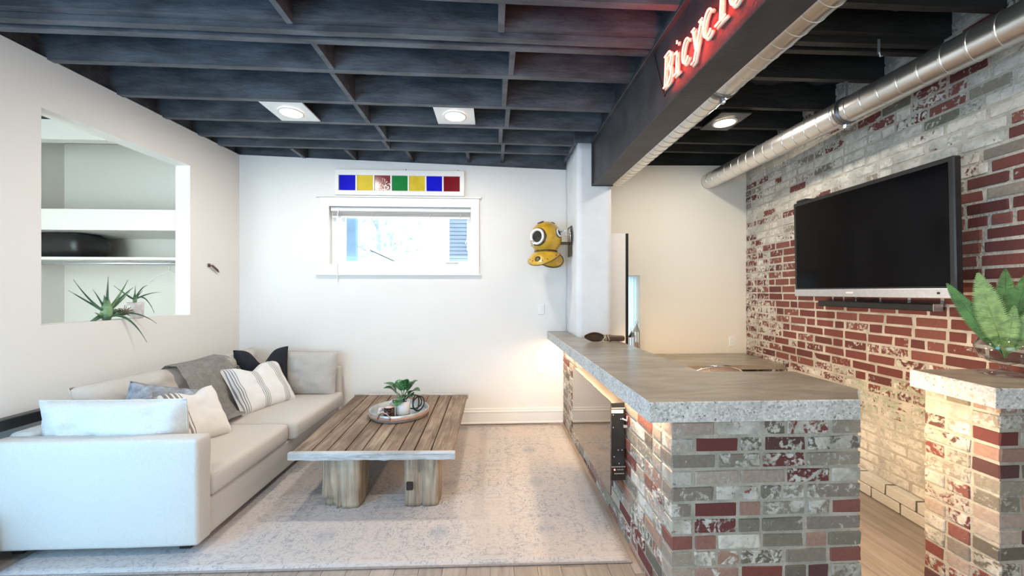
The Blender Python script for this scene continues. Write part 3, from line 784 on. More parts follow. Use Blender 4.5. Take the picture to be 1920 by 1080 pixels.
# ------------------------------------------------------------------ neon sign
neon = thing('neon_sign', 'glowing red neon sign reading Bicycle on the side of the black beam', 'neon sign', (0.97, 1.8, 2.65))
NEON = mat('neon_tube', (1, 0.3, 0.2), emit=(1.0, 0.05, 0.03), estr=42)
NEONB = mat('neon_backing', (0.75, 0.70, 0.55), 0.25, noise_scale=20)
def arc(cx, cy, rx, ry, a0, a1, n=14): return [(cx+rx*math.cos(R(a0+(a1-a0)*i/n)), cy+ry*math.sin(R(a0+(a1-a0)*i/n))) for i in range(n+1)]
G = {
 'B': [[(-0.08, 0), (0.42, 0)] + arc(0.44, 0.27, 0.34, 0.27, -90, 90) + [(0.08, 0.54)], [(0.08, 0.54), (0.38, 0.54)] + arc(0.42, 0.77, 0.30, 0.23, -90, 90) + [(-0.08, 1.0)], [(0.08, 0), (0.08, 1.0)]],
 'i': [[(0.16, 0.66), (0.44, 0.66), (0.44, 0.0)], [(0.18, 0.0), (0.70, 0.0)]],
 'j': [[(0.40, 0.90), (0.41, 0.99)]],
 'c': [arc(0.42, 0.33, 0.36, 0.34, 48, 318, 20)],
 'y': [[(0.05, 0.66), (0.40, 0.04)], [(0.82, 0.66), (0.30, -0.26), (0.05, -0.28)], [(-0.05, 0.66), (0.22, 0.66)], [(0.64, 0.66), (0.92, 0.66)]],
 'l': [[(0.12, 1.0), (0.42, 1.0), (0.42, 0.0)], [(0.05, 0.0), (0.80, 0.0)]],
 'e': [[(0.10, 0.36), (0.78, 0.36)] + arc(0.42, 0.34, 0.36, 0.34, 5, 310, 20)],
}
def letter(chars, ypos, name):
    W, H, z0 = 0.098, 0.165, 2.648
    lt = None
    bm = bmesh.new(); bb = bmesh.new()
    for ch in chars:
        for st in G[ch]:
            pts = [(0.958, ypos-(px+0.16*py)*W, z0+py*H) for px, py in st]
            tube(bm, pts, 0.0042, 8)
            tube(bb, [(0.974, y+0.002, z-0.006) for _, y, z in pts], 0.0085, 8)
    lt = fin('letter', bm, NEON, neon, True); lt['label'] = 'letter ' + name
    fin('letter_backing', bb, NEONB, neon, True)
y = 2.115
for chs, nm in (('B', 'B'), ('ij', 'i'), ('c', 'c'), ('y', 'y'), ('c', 'c'), ('l', 'l'), ('e', 'e')):
    letter(chs, y, nm); y -= 0.0985
bm = bmesh.new(); tube(bm, [(0.98, 2.08, 2.66), (0.982, 2.16, 2.62), (0.982, 2.3, 2.95)], 0.002, 5); fin('wire', bm, BLACK, neon)

# ------------------------------------------------------------------ spiral ducts
def duct(label, x, z, r, y0, y1, step, collars):
    t = thing('spiral_duct', label, 'duct', (x, (y0+y1)/2, z))
    bm = bmesh.new()
    n = 28; turns = (y1-y0)/step; m = 6
    total = int(turns*m)
    rings = []
    M = Matrix.Translation((x, y0, z)) @ Matrix.Rotation(R(-90), 4, 'X')
    yy = 0; prof = [(r-0.004, 0)]
    while yy < (y1-y0)-step:
        prof += [(r, yy), (r, yy+step*0.90), (r+0.0025, yy+step*0.92), (r+0.0025, yy+step*0.97)]; yy += step
    prof += [(r, yy), (r, y1-y0), (r-0.004, y1-y0)]
    # shear each ring so the seams spiral
    for rr, h in prof:
        rings.append([bm.verts.new(M @ Vector((rr*math.cos(2*math.pi*k/n), rr*math.sin(2*math.pi*k/n), h + 0.018*math.cos(2*math.pi*k/n)*(0 < h < (y1-y0))))) for k in range(n)])
    for a, b2 in zip(rings, rings[1:]):
        for k in range(n): bm.faces.new((a[k], a[(k+1) % n], b2[(k+1) % n], b2[k]))
    bmesh.ops.recalc_face_normals(bm, faces=bm.faces)
    for ring in rings:
        for k in range(n):
            e = bm.edges.get((ring[k], ring[(k+1) % n]))
            if e: e.smooth = False
    fin('pipe', bm, DUCT, t, True)
    for yc in collars:
        bm = bmesh.new(); lathe(bm, [(r, -0.02), (r+0.008, -0.02), (r+0.008, 0.02), (r, 0.02)], (0,0,0), 28, Matrix.Translation((x, yc, z)) @ Matrix.Rotation(R(-90), 4, 'X'))
        fin('collar', bm, mat('collar_dark', (0.25, 0.25, 0.25), 0.35, 0.9, noise_scale=9), t, True)
        bm = bmesh.new(); B(bm, x-0.012, x+0.012, yc-0.012, yc+0.012, z-r-0.035, z-r-0.004, 0.003); tube(bm, [(x, yc-0.03, z-r-0.02), (x, yc+0.03, z-r-0.02)], 0.005, 8); fin('bolt', bm, SILVER, t)
        bm = bmesh.new(); B(bm, x-0.012, x+0.012, yc-0.002, yc+0.002, z+r, 3.0); fin('hanger_strap', bm, SILVER, t)
    return t
duct('spiral metal duct tucked along the right side of the black beam', 1.30, 2.70, 0.098, -2.48, 3.95, 0.085, [2.12])
duct('large shiny spiral duct running above the brick wall to the back wall', 2.515, 2.79, 0.088, -2.48, 4.37, 0.115, [2.62])
hk = thing('hanger_strap', 'loose bent metal strap hanging from the black ceiling near the large duct', 'strap', (2.35, 2.25, 3.02))
bm = bmesh.new(); B(bm, 2.31, 2.325, 2.20, 2.203, 2.93, 3.02); tube(bm, [(2.318, 2.2, 2.94), (2.325, 2.2, 2.915), (2.34, 2.2, 2.92)], 0.004, 6); fin('strap_body', bm, SILVER, hk)

# ------------------------------------------------------------------ TV and sound bar
tv = thing('television', 'large black flat television with a silver lower bezel on the brick wall', 'television', (2.62, 2.58, 1.47))
tvu = Vector((-0.04, -1, 0)).normalized(); tvn = Vector((-1, 0.04, 0)).normalized()
TVM = Matrix.Translation((2.592, 3.18, 1.462)) @ Matrix(((tvu.x, -tvn.x, 0, 0), (tvu.y, -tvn.y, 0, 0), (0, 0, 1, 0), (0, 0, 0, 1))) @ Matrix.Rotation(R(1.2), 4, 'X')
def tvbox(name, m, x0, x1, d0, d1, z0, z1, bev=0.002):
    bm = bmesh.new(); B(bm, x0, x1, d0, d1, z0, z1, bev, TVM); return fin(name, bm, m, tv)
TW, TH = 1.19, 0.79
tvbox('bezel', BLACK, 0, TW, 0.0, 0.045, 0.0, TH, 0.006)
tvbox('screen', BLACKG, 0.028, TW-0.028, -0.0015, 0.0, 0.068, TH-0.028, 0)
sb = tvbox('lower_bezel', SILVER, 0.004, TW-0.004, -0.006, 0.04, 0.0, 0.058, 0.003)
for k in range(5):
    bm = bmesh.new(); B(bm, 0.505+k*0.012, 0.514+k*0.012, -0.0075, -0.006, 0.026, 0.037, 0, TVM); fin('badge_letter', bm, WHITEP, tv)
bm = bmesh.new(); B(bm, 1.10, 1.115, -0.0075, -0.006, 0.024, 0.036, 0, TVM); fin('sensor', bm, BLACK, tv)
bm = bmesh.new(); B(bm, 0.3, 0.9, 0.045, 0.085, 0.12, 0.6, 0.01, TVM); fin('rear_housing', bm, BLACK, tv)
bm = bmesh.new(); B(bm, 0.5, 0.7, 0.085, 0.155, 0.25, 0.5, 0.005, TVM); fin('wall_mount', bm, BLACK, tv)
bm = bmesh.new(); B(bm, 0.02, 0.12, 0.01, 0.08, TH, TH+0.022, 0.005, TVM); fin('top_clip', bm, BLACK, tv)
sbx = thing('sound_bar', 'slim black sound bar mounted on the bricks under the television', 'sound bar', (2.72, 2.6, 1.37))
bm = bmesh.new()
SM = Matrix.Translation((2.785, 3.17, 0)) @ Matrix(((RU.x, -RNRM.x, 0, 0), (RU.y, -RNRM.y, 0, 0), (0, 0, 1, 0), (0, 0, 0, 1)))
B(bm, 0.0, 0.94, 0.0, 0.055, 1.378, 1.425, 0.006, SM); fin('body', bm, BLACK, sbx)
bm = bmesh.new(); B(bm, 0.941, 0.945, 0.0, 0.055, 1.379, 1.424, 0, SM); fin('end_cap', bm, SILVER, sbx)
for a in (0.15, 0.78):
    bm = bmesh.new(); B(bm, a, a+0.04, 0.055, 0.092, 1.385, 1.418, 0, SM); fin('bracket', bm, BLACK, sbx)
bm = bmesh.new(); pts = [SM @ Vector((0.25+0.3*t, 0.05, 1.475-0.04*math.sin(math.pi*t))) for t in [i/10 for i in range(11)]]
tube(bm, pts, 0.004, 6); tag(fin('cable', bm, BLACK), 'thin black cable sagging between television and sound bar', 'cable')

# ------------------------------------------------------------------ electric fireplace on the bar
fp = thing('electric_fireplace', 'wall-hung electric fireplace with tinted mirror glass and black side box on the bar base', 'fireplace', (0.74, 2.78, 0.33))
FG, nt_, b_ = nodes_of('tinted_mirror'); b_.inputs['Base Color'].default_value = (0.30, 0.27, 0.24, 1); b_.inputs['Metallic'].default_value = 0.9; b_.inputs['Roughness'].default_value = 0.03
fb = box('glass_front', FG, fp, 0.692, 0.700, 2.245, 3.32, 0.292, 0.845, 0.001)
bx_ = box('box', BLACK, fp, 0.701, 0.786, 2.262, 3.305, 0.372, 0.838, 0.003)
bm = bmesh.new(); B(bm, 0.703, 0.788, 2.258, 2.262, 0.374, 0.452, 0.001); subpart('control_panel', bm, mat('panel_black', (0.02, 0.012, 0.01), 0.3, noise_scale=9), bx_)
bm = bmesh.new(); B(bm, 0.703, 0.788, 2.2575, 2.262, 0.453, 0.456); subpart('panel_seam', bm, SILVER, bx_)
bm = bmesh.new(); B(bm, 0.704, 0.775, 2.257, 2.262, 0.775, 0.795, 0.001); B(bm, 0.704, 0.785, 2.257, 2.262, 0.803, 0.806); subpart('top_vent', bm, mat('vent_pale', (0.8, 0.74, 0.66), 0.4, noise_scale=8), bx_)
bm = bmesh.new()
for (x_, z_) in ((0.715, 0.765), (0.76, 0.74), (0.715, 0.69), (0.745, 0.555), (0.768, 0.555), (0.72, 0.515), (0.75, 0.475)):
    lathe(bm, [(0, -0.002), (0.0035, -0.002), (0.0035, 0.0)], (0,0,0), 8, Matrix.Translation((x_, 2.2595, z_)) @ Matrix.Rotation(R(-90), 4, 'X'))
subpart('screws', bm, SILVER, bx_)
bm = bmesh.new()
for k in range(6): B(bm, 0.722+k*0.010, 0.728+k*0.010, 2.256, 2.258, 0.412, 0.418)
for k in range(4): B(bm, 0.738+k*0.010, 0.744+k*0.010, 2.256, 2.258, 0.436, 0.441)
subpart('buttons', bm, mat('button_grey', (0.35, 0.33, 0.3), 0.5, noise_scale=9), bx_)
bm = bmesh.new(); lathe(bm, [(0, -0.003), (0.004, -0.003), (0.004, 0)], (0,0,0), 10, Matrix.Translation((0.722, 2.257, 0.439)) @ Matrix.Rotation(R(-90), 4, 'X'))
subpart('power_lamp', bm, mat('red_led', (1, 0.2, 0.1), emit=(1, 0.15, 0.08), estr=14), bx_)
bm = bmesh.new(); tube(bm, [(0.77, 2.262, 0.74), (0.79, 2.24, 0.735), (0.797, 2.25, 0.76)], 0.006, 6); B(bm, 0.775, 0.797, 2.25, 2.26, 0.69, 0.705); subpart('wall_bracket', bm, SILVER, bx_)

# warm LED strips tucked below the concrete top, the inner one added for its light
def led(name, label, x0, x1, y0, y1, z, power, rot, sx, sy):
    t = thing(name, label, 'light strip', ((x0+x1)/2, (y0+y1)/2, z))
    box('diffuser', mat('led_diffuser', (1, 0.9, 0.7), emit=(1, 0.72, 0.42), estr=7), t, x0, x1, y0, y1, z, z+0.008)
    box('channel', SILVER, t, x0-0.003, x1+0.003, y0, y1, z+0.008, z+0.012)
    area('led_light', ((x0+x1)/2, (y0+y1)/2, z-0.004), rot, sx, sy, power, (1.0, 0.70, 0.42), t)
led('led_strip', 'warm light strip under the left overhang of the bar top', 0.735, 0.75, 1.75, 4.33, 0.953, 22, (0, 0, 0), 0.014, 2.55)
led('led_strip', 'assumed warm light strip under the right end of the bar top behind the brick pier', 1.702, 1.712, 1.72, 2.07, 0.953, 11, (0, R(-55), 0), 0.012, 0.33)  # strip itself unseen, assumed from the warm light on wall and pier

led('led_strip', 'added unseen warm light strip under the inner side of the bar top facing the brick wall', 1.135, 1.147, 2.15, 3.55, 0.953, 26, (0, R(-68), 0), 0.012, 1.4)  # added lamp, out of sight, brightens cream wall and foot of brick wall

# ------------------------------------------------------------------ back counter (lower) behind the bar
bc = thing('back_counter', 'lower concrete worktop against the back wall and brick wall behind the bar', 'countertop', (2.2, 4.0, 0.735))
slab(bc, [(1.19, 3.66), (2.885, 3.66), (2.935, 4.37), (1.19, 4.37)], 0.735, 0.78, jag=0.001, ms=[CTOP, CTOP])
box('leg_panel', TRIM, bc, 1.2, 1.24, 3.75, 4.36, 0.0, 0.735, 0.002)
for xx in (2.62, 2.78):
    bm = bmesh.new(); B(bm, xx, xx+0.03, 3.70, 4.34, 0.69, 0.735, 0.002); B(bm, xx, xx+0.03, 4.3, 4.34, 0.4, 0.69, 0.002); fin('bracket', bm, STEEL if xx < 2.7 else SILVER, bc)
bm = bmesh.new(); B(bm, 1.24, 2.86, 3.95, 3.97, 0.0, 0.734); fin('back_panel', bm, mat('dark_panel', (0.03, 0.028, 0.025), 0.6, noise_scale=9), bc)
st = thing('bar_stool', 'grey curved stool back peeking over the bar top', 'stool', (1.55, 2.95, 0))
GREYF = mat('stool_grey', (0.42, 0.37, 0.355), 0.4, noise_scale=30, var=0.05)
cx, cy = 1.65, 2.70
bm = bmesh.new()
def shell(u, v):
    a = R(-150+120*u); top_ = 0.885+0.075*math.sin(math.pi*u)
    return (cx+0.25*math.cos(a), cy+0.19+0.19*math.sin(a)*1.0, 0.66+(top_-0.66)*v)
vs = grid_surface(bm, shell, 24, 6)
g = bmesh.ops.solidify(bm, geom=list(bm.faces), thickness=0.012)
fin('backrest', bm, GREYF, st, True)
bm = bmesh.new(); tube(bm, [Vector(shell(i/24, 1))+Vector((0,0,0.003)) for i in range(25)], 0.009, 8); fin('rim', bm, CHROME, st, True)
bm = bmesh.new(); lathe(bm, [(0, 0.62), (0.19, 0.62), (0.205, 0.64), (0.19, 0.67), (0, 0.675)], (cx, cy+0.19, 0), 28); fin('seat', bm, GREYF, st, True)
bm = bmesh.new(); lathe(bm, [(0.2, 0), (0.2, 0.012), (0.04, 0.03), (0.025, 0.05), (0.025, 0.62)], (cx, cy+0.19, 0), 24); fin('pedestal', bm, CHROME, st, True)

# white tall panel with black edge, narrow window with reveal, lanterns
fd = thing('tall_door', 'tall white door panel with a black front edge beside the white column', 'door', (1.25, 3.93, 0))
# panel faces the viewer, from the column to the black edge
box('panel', WALL, fd, 1.19, 1.405, 4.02, 4.375, 0.781, 2.12, 0.002)
box('black_edge', BLACK, fd, 1.406, 1.436, 4.02, 4.05, 0.781, 2.12, 0.002)
box('window_2', TRIM, None, 1.0, 1.01, 1, 1.01, 0, 0.01) if False else None
w2 = thing('window_2', None, None, (1.59, YB, 0.62)); w2['kind'] = 'structure'
bm = bmesh.new()
B(bm, 1.481, 1.49, 4.50, 4.53, 0.621, 1.689); B(bm, 1.69, 1.699, 4.50, 4.53, 0.621, 1.689); B(bm, 1.49, 1.69, 4.50, 4.53, 1.67, 1.689); B(bm, 1.49, 1.69, 4.50, 4.53, 0.621, 0.64)
fin('window_frame', bm, mat('frame_daylit_tint', (0.55, 0.66, 0.74), 0.5, noise_scale=5, var=0.03), w2)  # white frame with the bluish daylight put into its colour
box('pane', GLASS, w2, 1.49, 1.69, 4.513, 4.517, 0.64, 1.67)
cm_, ntc, bc_ = nodes_of('sheer_curtain')
trn = N(ntc, 'ShaderNodeBsdfTranslucent'); trn.inputs[0].default_value = (0.62, 0.68, 0.70, 1)
mxc = N(ntc, 'ShaderNodeMixShader'); mxc.inputs[0].default_value = 0.7
bc_.inputs['Base Color'].default_value = (0.8, 0.85, 0.88, 1)
ntc.links.new(bc_.outputs[0], mxc.inputs[1]); ntc.links.new(trn.outputs[0], mxc.inputs[2])
ntc.links.new(mxc.outputs[0], ntc.nodes['Material Output'].inputs[0])
cur = thing('sheer_curtain', 'pale blue sheer curtain in the narrow window behind the bar', 'curtain', (1.59, 4.47, 1.68))
bm = bmesh.new(); grid_surface(bm, lambda u, v: (1.483+0.214*u, 4.475+0.010*math.sin(u*34), 0.63+1.05*v), 60, 2); fin('cloth', bm, cm_, cur, True)
bm = bmesh.new(); tube(bm, [(1.4805, 4.475, 1.682), (1.6995, 4.475, 1.682)], 0.004, 6); fin('rod', bm, WHITEP, cur)
def lantern(x, y, h, label):
    t = thing('lantern', label, 'lantern', (x, y, 0.782), 'silver lanterns by the narrow window')
    w_ = 0.032
    bm = bmesh.new(); lathe(bm, [(0, 0), (w_*1.2, 0), (w_*1.2, 0.015), (w_, 0.02)], (x, y, 0.782), 6); fin('base', bm, CHROME, t)
    bm = bmesh.new()
    for k in range(6):
        a = k*math.pi/3; tube(bm, [(x+w_*math.cos(a), y+w_*math.sin(a), 0.80), (x+w_*math.cos(a), y+w_*math.sin(a), 0.782+h*0.72)], 0.004, 5)
    fin('cage', bm, CHROME, t)
    bm = bmesh.new(); lathe(bm, [(w_*1.25, h*0.70), (w_*1.25, h*0.73), (w_*0.5, h*0.86), (0.006, h*0.9), (0, h*0.92)], (x, y, 0.782), 6); fin('roof', bm, CHROME, t)
    bm = bmesh.new(); tube(bm, [(x+0.016*math.cos(a), y, 0.782+h*0.95+0.016*math.sin(a)) for a in [i*math.pi/6 for i in range(12)]], 0.003, 5, closed=True); fin('ring', bm, CHROME, t)
    bm = bmesh.new(); lathe(bm, [(0, 0.02), (0.018, 0.02), (0.018, h*0.4), (0, h*0.42)], (x, y, 0.782), 12); fin('candle', bm, mat('candle_brown', (0.25, 0.17, 0.12), 0.5, noise_scale=9), t, True)
lantern(1.485, 4.05, 0.33, 'shorter silver lantern beside the black door edge')
lantern(1.575, 4.15, 0.40, 'taller silver lantern in front of the narrow window')

# ------------------------------------------------------------------ wall plates
def plate(name, label, cat, c, n, kind, w_=0.075, h_=0.118):
    t = thing(name, label, cat, c)
    x, y, z = c
    box('cover', WHITEP, t, x-w_/2, x+w_/2, y-0.007, y, z-h_/2, z+h_/2, 0.0025)
    if kind == 'switch': box('rocker', WHITEP, t, x-0.017, x+0.017, y-0.011, y-0.007, z-0.033, z+0.033, 0.002)
    else:
        for dz in (0.021, -0.021):
            f_ = box('socket', WHITEP, t, x-0.016, x+0.016, y-0.0095, y-0.007, z+dz-0.014, z+dz+0.014, 0.001)
            bm = bmesh.new(); B(bm, x-0.008, x-0.006, y-0.0100, y-0.0095, z+dz-0.004, z+dz+0.006); B(bm, x+0.006, x+0.008, y-0.0100, y-0.0095, z+dz-0.004, z+dz+0.006); subpart('slots', bm, mat('slot_grey', (0.3, 0.3, 0.3), noise_scale=5), f_)
plate('light_switch', 'white light switch on the back wall below the yellow helmet', 'switch', (0.545, 4.379, 1.30), None, 'switch')
plate('wall_outlet', 'white outlet on the back wall beside the bar, low down', 'outlet', (0.545, 4.379, 0.625), None, 'outlet')
plate('wall_outlet', 'double white plate just under the far end of the bar top', 'outlet', (0.715, 4.379, 0.84), None, 'outlet', 0.14, 0.12)
plate('wall_outlet', 'white outlet on the cream wall behind the bar near the bricks', 'outlet', (2.80, 4.379, 0.92), None, 'outlet')
plate('junction_box', 'round-cornered white plate left of the bricks hidden low', 'outlet', (2.4, 4.379, 0.5), None, 'outlet') if False else None

# ------------------------------------------------------------------ stained glass strip
sg = thing('stained_glass_panel', 'white framed strip of seven coloured glass squares above the small window', 'stained glass', (-1.04, 4.36, 2.572))
gx0, gx1, gz0, gz1 = -1.752, -0.325, 2.574, 2.858
yy0, yy1 = 4.337, 4.372
box('frame_rail', TRIM, sg, gx0, gx1, yy0, yy1, gz0, gz0+0.052, 0.003)
box('frame_rail', TRIM, sg, gx0, gx1, yy0, yy1, gz1-0.062, gz1, 0.003)
ncell = 7; cw = (gx1-gx0-0.09)/ncell
box('frame_stile', TRIM, sg, gx0, gx0+0.04, yy0, yy1, gz0+0.052, gz1-0.062, 0.002)
box('frame_stile', TRIM, sg, gx1-0.05, gx1, yy0, yy1, gz0+0.052, gz1-0.062, 0.002)
cols = {'blue': (0.008, 0.008, 0.52), 'yellow': (0.68, 0.50, 0.04), 'red': (0.20, 0.003, 0.012), 'green': (0.015, 0.22, 0.05)}
for i, cn in enumerate(('blue', 'yellow', 'red', 'green', 'yellow', 'blue', 'red')):
    a = gx0+0.04+i*cw
    if i: box('muntin', TRIM, sg, a-0.009, a+0.009, yy0+0.004, yy1, gz0+0.052, gz1-0.062, 0.002)
    m_ = mat('glass_'+cn, cols[cn], 0.4, spec=0.08, noise_scale=10, var=0.1)
    if i == 2:
        m_, nt3, b3 = nodes_of('glass_red_flaked'); g3 = N(nt3, 'ShaderNodeNewGeometry').outputs['Position']
        sp3 = N(nt3, 'ShaderNodeVectorMath', operation='DISTANCE'); nt3.links.new(g3, sp3.inputs[0]); sp3.inputs[1].default_value = (a+cw*0.72, yy0+0.018, gz0+0.07)
        fl = math_n(nt3, 'SUBTRACT', math_n(nt3, 'ADD', noise_n(nt3, g3, 75, 2), 0.14), math_n(nt3, 'MULTIPLY', sp3.outputs['Value'], 1.6))
        nt3.links.new(mix(nt3, math_n(nt3, 'GREATER_THAN', fl, 0.565), cols['red'], (0.85, 0.75, 0.65)), b3.inputs['Base Color']); b3.inputs['Roughness'].default_value = 0.2
    p_ = box('glass_pane', m_, sg, a+0.006, a+cw-0.006, yy0+0.016, yy0+0.020, gz0+0.05, gz1-0.06)
    p_['label'] = cn + ' glass square'
for xx in (-0.98, -0.40):
    bm = bmesh.new(); tube(bm, [(xx, 4.379, 2.872), (xx, 4.36, 2.872), (xx, 4.355, 2.862)], 0.003, 6); fin('hanging_nail', bm, BLACK, sg)

# ------------------------------------------------------------------ yellow diving helmet on the column
hel = thing('diving_helmet', 'small yellow metal diving helmet mounted on the side of the white column', 'helmet', (0.55, 4.1, 1.85))
YEL = mat('yellow_enamel', (0.62, 0.36, 0.03), 0.3, noise_scale=14, var=0.18, bump=0.25, bump_scale=25, coat=0.3)
PATINA = mat('patina', (0.12, 0.09, 0.05), 0.45, 0.5, noise_scale=25, var=0.4)
HC = Vector((0.560, 4.08, 2.07))
bm = bmesh.new(); lathe(bm, [(0.0, 0.178), (0.06, 0.168), (0.11, 0.140), (0.150, 0.09), (0.168, 0.03), (0.168, -0.03), (0.150, -0.085), (0.115, -0.13), (0.105, -0.15)], HC, 36)
fin('dome', bm, YEL, hel, True)
bm = bmesh.new(); lathe(bm, [(0.108, -0.152), (0.122, -0.152), (0.124, -0.135), (0.112, -0.132)], HC, 36); fin('neck_ring', bm, PATINA, hel, True)
# breastplate: flared, dropping front and back
bm = bmesh.new()
def plate_fn(u, v):
    a = 2*math.pi*u
    front = math.cos(a-R(235)) # + toward front-left-camera
    rr = 0.108 + (0.055+0.045*abs(front))*v
    dz = -0.15 - 0.035*v - 0.115*v*v*(abs(front)**1.5)
    return (HC.x+rr*math.cos(a), HC.y+rr*math.sin(a), HC.z+dz)
vs = grid_surface(bm, plate_fn, 48, 8); bmesh.ops.remove_doubles(bm, verts=bm.verts, dist=1e-5)
bmesh.ops.solidify(bm, geom=list(bm.faces), thickness=0.006)
fin('breastplate', bm, YEL, hel, True)
bm = bmesh.new(); tube(bm, [Vector(plate_fn(i/48, 1)) for i in range(48)], 0.006, 8, closed=True); fin('plate_rim', bm, PATINA, hel, True)
def port(dirv, r, name, ring_m, glass_m):
    d = Vector(dirv).normalized(); q = d.to_track_quat('Z', 'Y').to_matrix().to_4x4()
    M = Matrix.Translation(HC + d*0.150) @ q
    bm = bmesh.new(); lathe(bm, [(r*1.15, -0.03), (r*1.15, 0.012), (r*1.08, 0.022), (r*1.0, 0.022)], (0,0,0), 30, M); pb = fin(name, bm, PATINA, hel, True)
    bm = bmesh.new(); lathe(bm, [(r*1.04, 0.020), (r*1.02, 0.032), (r*0.78, 0.034), (r*0.72, 0.02)], (0,0,0), 30, M); subpart('ring', bm, ring_m, pb, True)
    bm = bmesh.new(); lathe(bm, [(0, 0.024), (r*0.74, 0.020)], (0,0,0), 30, M); subpart('port_glass', bm, glass_m, pb)
    return M
WENAM = mat('white_enamel', (0.82, 0.80, 0.76), 0.35, noise_scale=14, var=0.05)
M1 = port((-0.62, -0.76, 0.0), 0.082, 'front_port', WENAM, mat('port_dark', (0.03, 0.028, 0.02), 0.12, noise_scale=8, var=0.3))
port((0.70, -0.62, 0.25), 0.045, 'side_port', WENAM, mat('port_dark', (0.03, 0.028, 0.02)))
port((-0.35, -0.2, 0.95), 0.035, 'top_port', PATINA, mat('port_dark', (0.03, 0.028, 0.02)))
port((0.42, -0.15, 0.90), 0.022, 'air_valve', PATINA, mat('port_dark', (0.03, 0.028, 0.02)))
bm = bmesh.new()
for pts in ([(0, -0.07, 0.03), (0.02, -0.10, 0.055), (0.0, -0.125, 0.06)], [(-0.05, -0.09, 0.02), (-0.05, -0.11, 0.06), (-0.02, -0.13, 0.06)], [(-0.03, -0.12, 0.06), (0.04, -0.12, 0.06)]):
    pass
tapM = Matrix.Translation(HC + Vector((-0.125, -0.095, -0.075)))
bm = bmesh.new(); tube(bm, [tapM @ Vector(p) for p in ((0.03, 0.02, 0.0), (-0.02, -0.02, 0.01))], 0.010, 8); tube(bm, [tapM @ Vector(p) for p in ((-0.02, -0.02, 0.03), (-0.02, -0.02, -0.02))], 0.007, 8); tube(bm, [tapM @ Vector(p) for p in ((-0.045, -0.02, 0.03), (0.0, -0.02, 0.032))], 0.006, 8); tube(bm, [tapM @ Vector(p) for p in ((-0.045, -0.02, -0.02), (0.0, -0.03, -0.022))], 0.006, 8)
fin('tap', bm, CHROME, hel, True)
bm = bmesh.new(); tube(bm, [HC+Vector(p) for p in ((0.14, -0.09, 0.06), (0.20, -0.09, 0.07), (0.20, -0.09, 0.02), (0.245, -0.09, 0.03))], 0.008, 8); B(bm, 0.795, 0.80, 3.93, 4.05, 2.02, 2.16); fin('side_tap', bm, CHROME, hel, True)
bm = bmesh.new(); tube(bm, [HC+Vector(p) for p in ((0.10, 0.02, -0.05), (0.2, 0.02, -0.05), (0.262, 0.02, -0.05))], 0.016, 10); B(bm, 0.818, 0.830, 4.02, 4.2, 1.88, 2.2, 0.003); fin('mounting_bracket', bm, PATINA, hel)
pm = Vector(plate_fn(235/360, 0.72))
bm = bmesh.new(); lathe(bm, [(0, 0.012), (0.030, 0.010), (0.034, 0)], (0,0,0), 20, Matrix.Translation(pm) @ Vector((-0.57, -0.82, 0.45)).to_track_quat('Z', 'Y').to_matrix().to_4x4()); fin('name_plate', bm, PATINA, hel, True)
for a_ in (200, 218, 252, 268, 300, 330):
    p_ = Vector(plate_fn(a_/360, 0.85)); bm = bmesh.new(); bmesh.ops.create_uvsphere(bm, u_segments=8, v_segments=6, radius=0.008, matrix=Matrix.Translation(p_+Vector((0,0,0.006)))); fin('stud', bm, PATINA, hel, True)

# ------------------------------------------------------------------ carved wooden scoop on the bar
sc = thing('carved_spoon', 'dark carved wooden scoop tied with pale cord on the far bar top', 'ornament', (1.02, 3.35, 1.05))
bm = bmesh.new()
def scoop(u, v):
    a = R(-80+160*v); t = u; wdt = 0.052*math.sin(math.pi*min(1, t*0.92+0.05))**0.8
    return (0.815+0.20*t, 3.40 + 0.030*math.cos(a)*(wdt/0.052), 1.098 - 0.010*t + 0.85*wdt*math.sin(a))
grid_surface(bm, scoop, 14, 8); bmesh.ops.solidify(bm, geom=list(bm.faces), thickness=0.01)
for v in bm.verts: v.co.z = max(v.co.z, 1.052)
fin('bowl', bm, CARVED, sc, True)
bm = bmesh.new(); lathe(bm, [(0, 0), (0.020, 0), (0.032, 0.03), (0.030, 0.06), (0.026, 0.075), (0.026, 0.17), (0.020, 0.185), (0, 0.187)], (0,0,0), 16, Matrix.Translation((1.00, 3.43, 1.083)) @ Matrix.Rotation(R(92), 4, 'Y') @ Matrix.Rotation(R(0), 4, 'X')); fin('handle', bm, CARVED, sc, True)
bm = bmesh.new()
for k, xx in enumerate((1.0, 1.012, 1.035)): tube(bm, [(xx+0.006*math.sin(2*a), 3.43+0.031*math.cos(a), 1.083+0.031*math.sin(a)) for a in [i*math.pi/8 for i in range(16)]], 0.004, 6, closed=True)
tube(bm, [(0.99, 3.40, 1.056), (0.97, 3.37, 1.055), (1.0, 3.35, 1.055), (1.03, 3.38, 1.056)], 0.004, 6); tube(bm, [(1.01, 3.40, 1.10), (0.98, 3.38, 1.075), (0.96, 3.36, 1.056)], 0.004, 6)
fin('cord', bm, mat('pale_cord', (0.62, 0.52, 0.36), 0.7, noise_scale=60), sc, True)

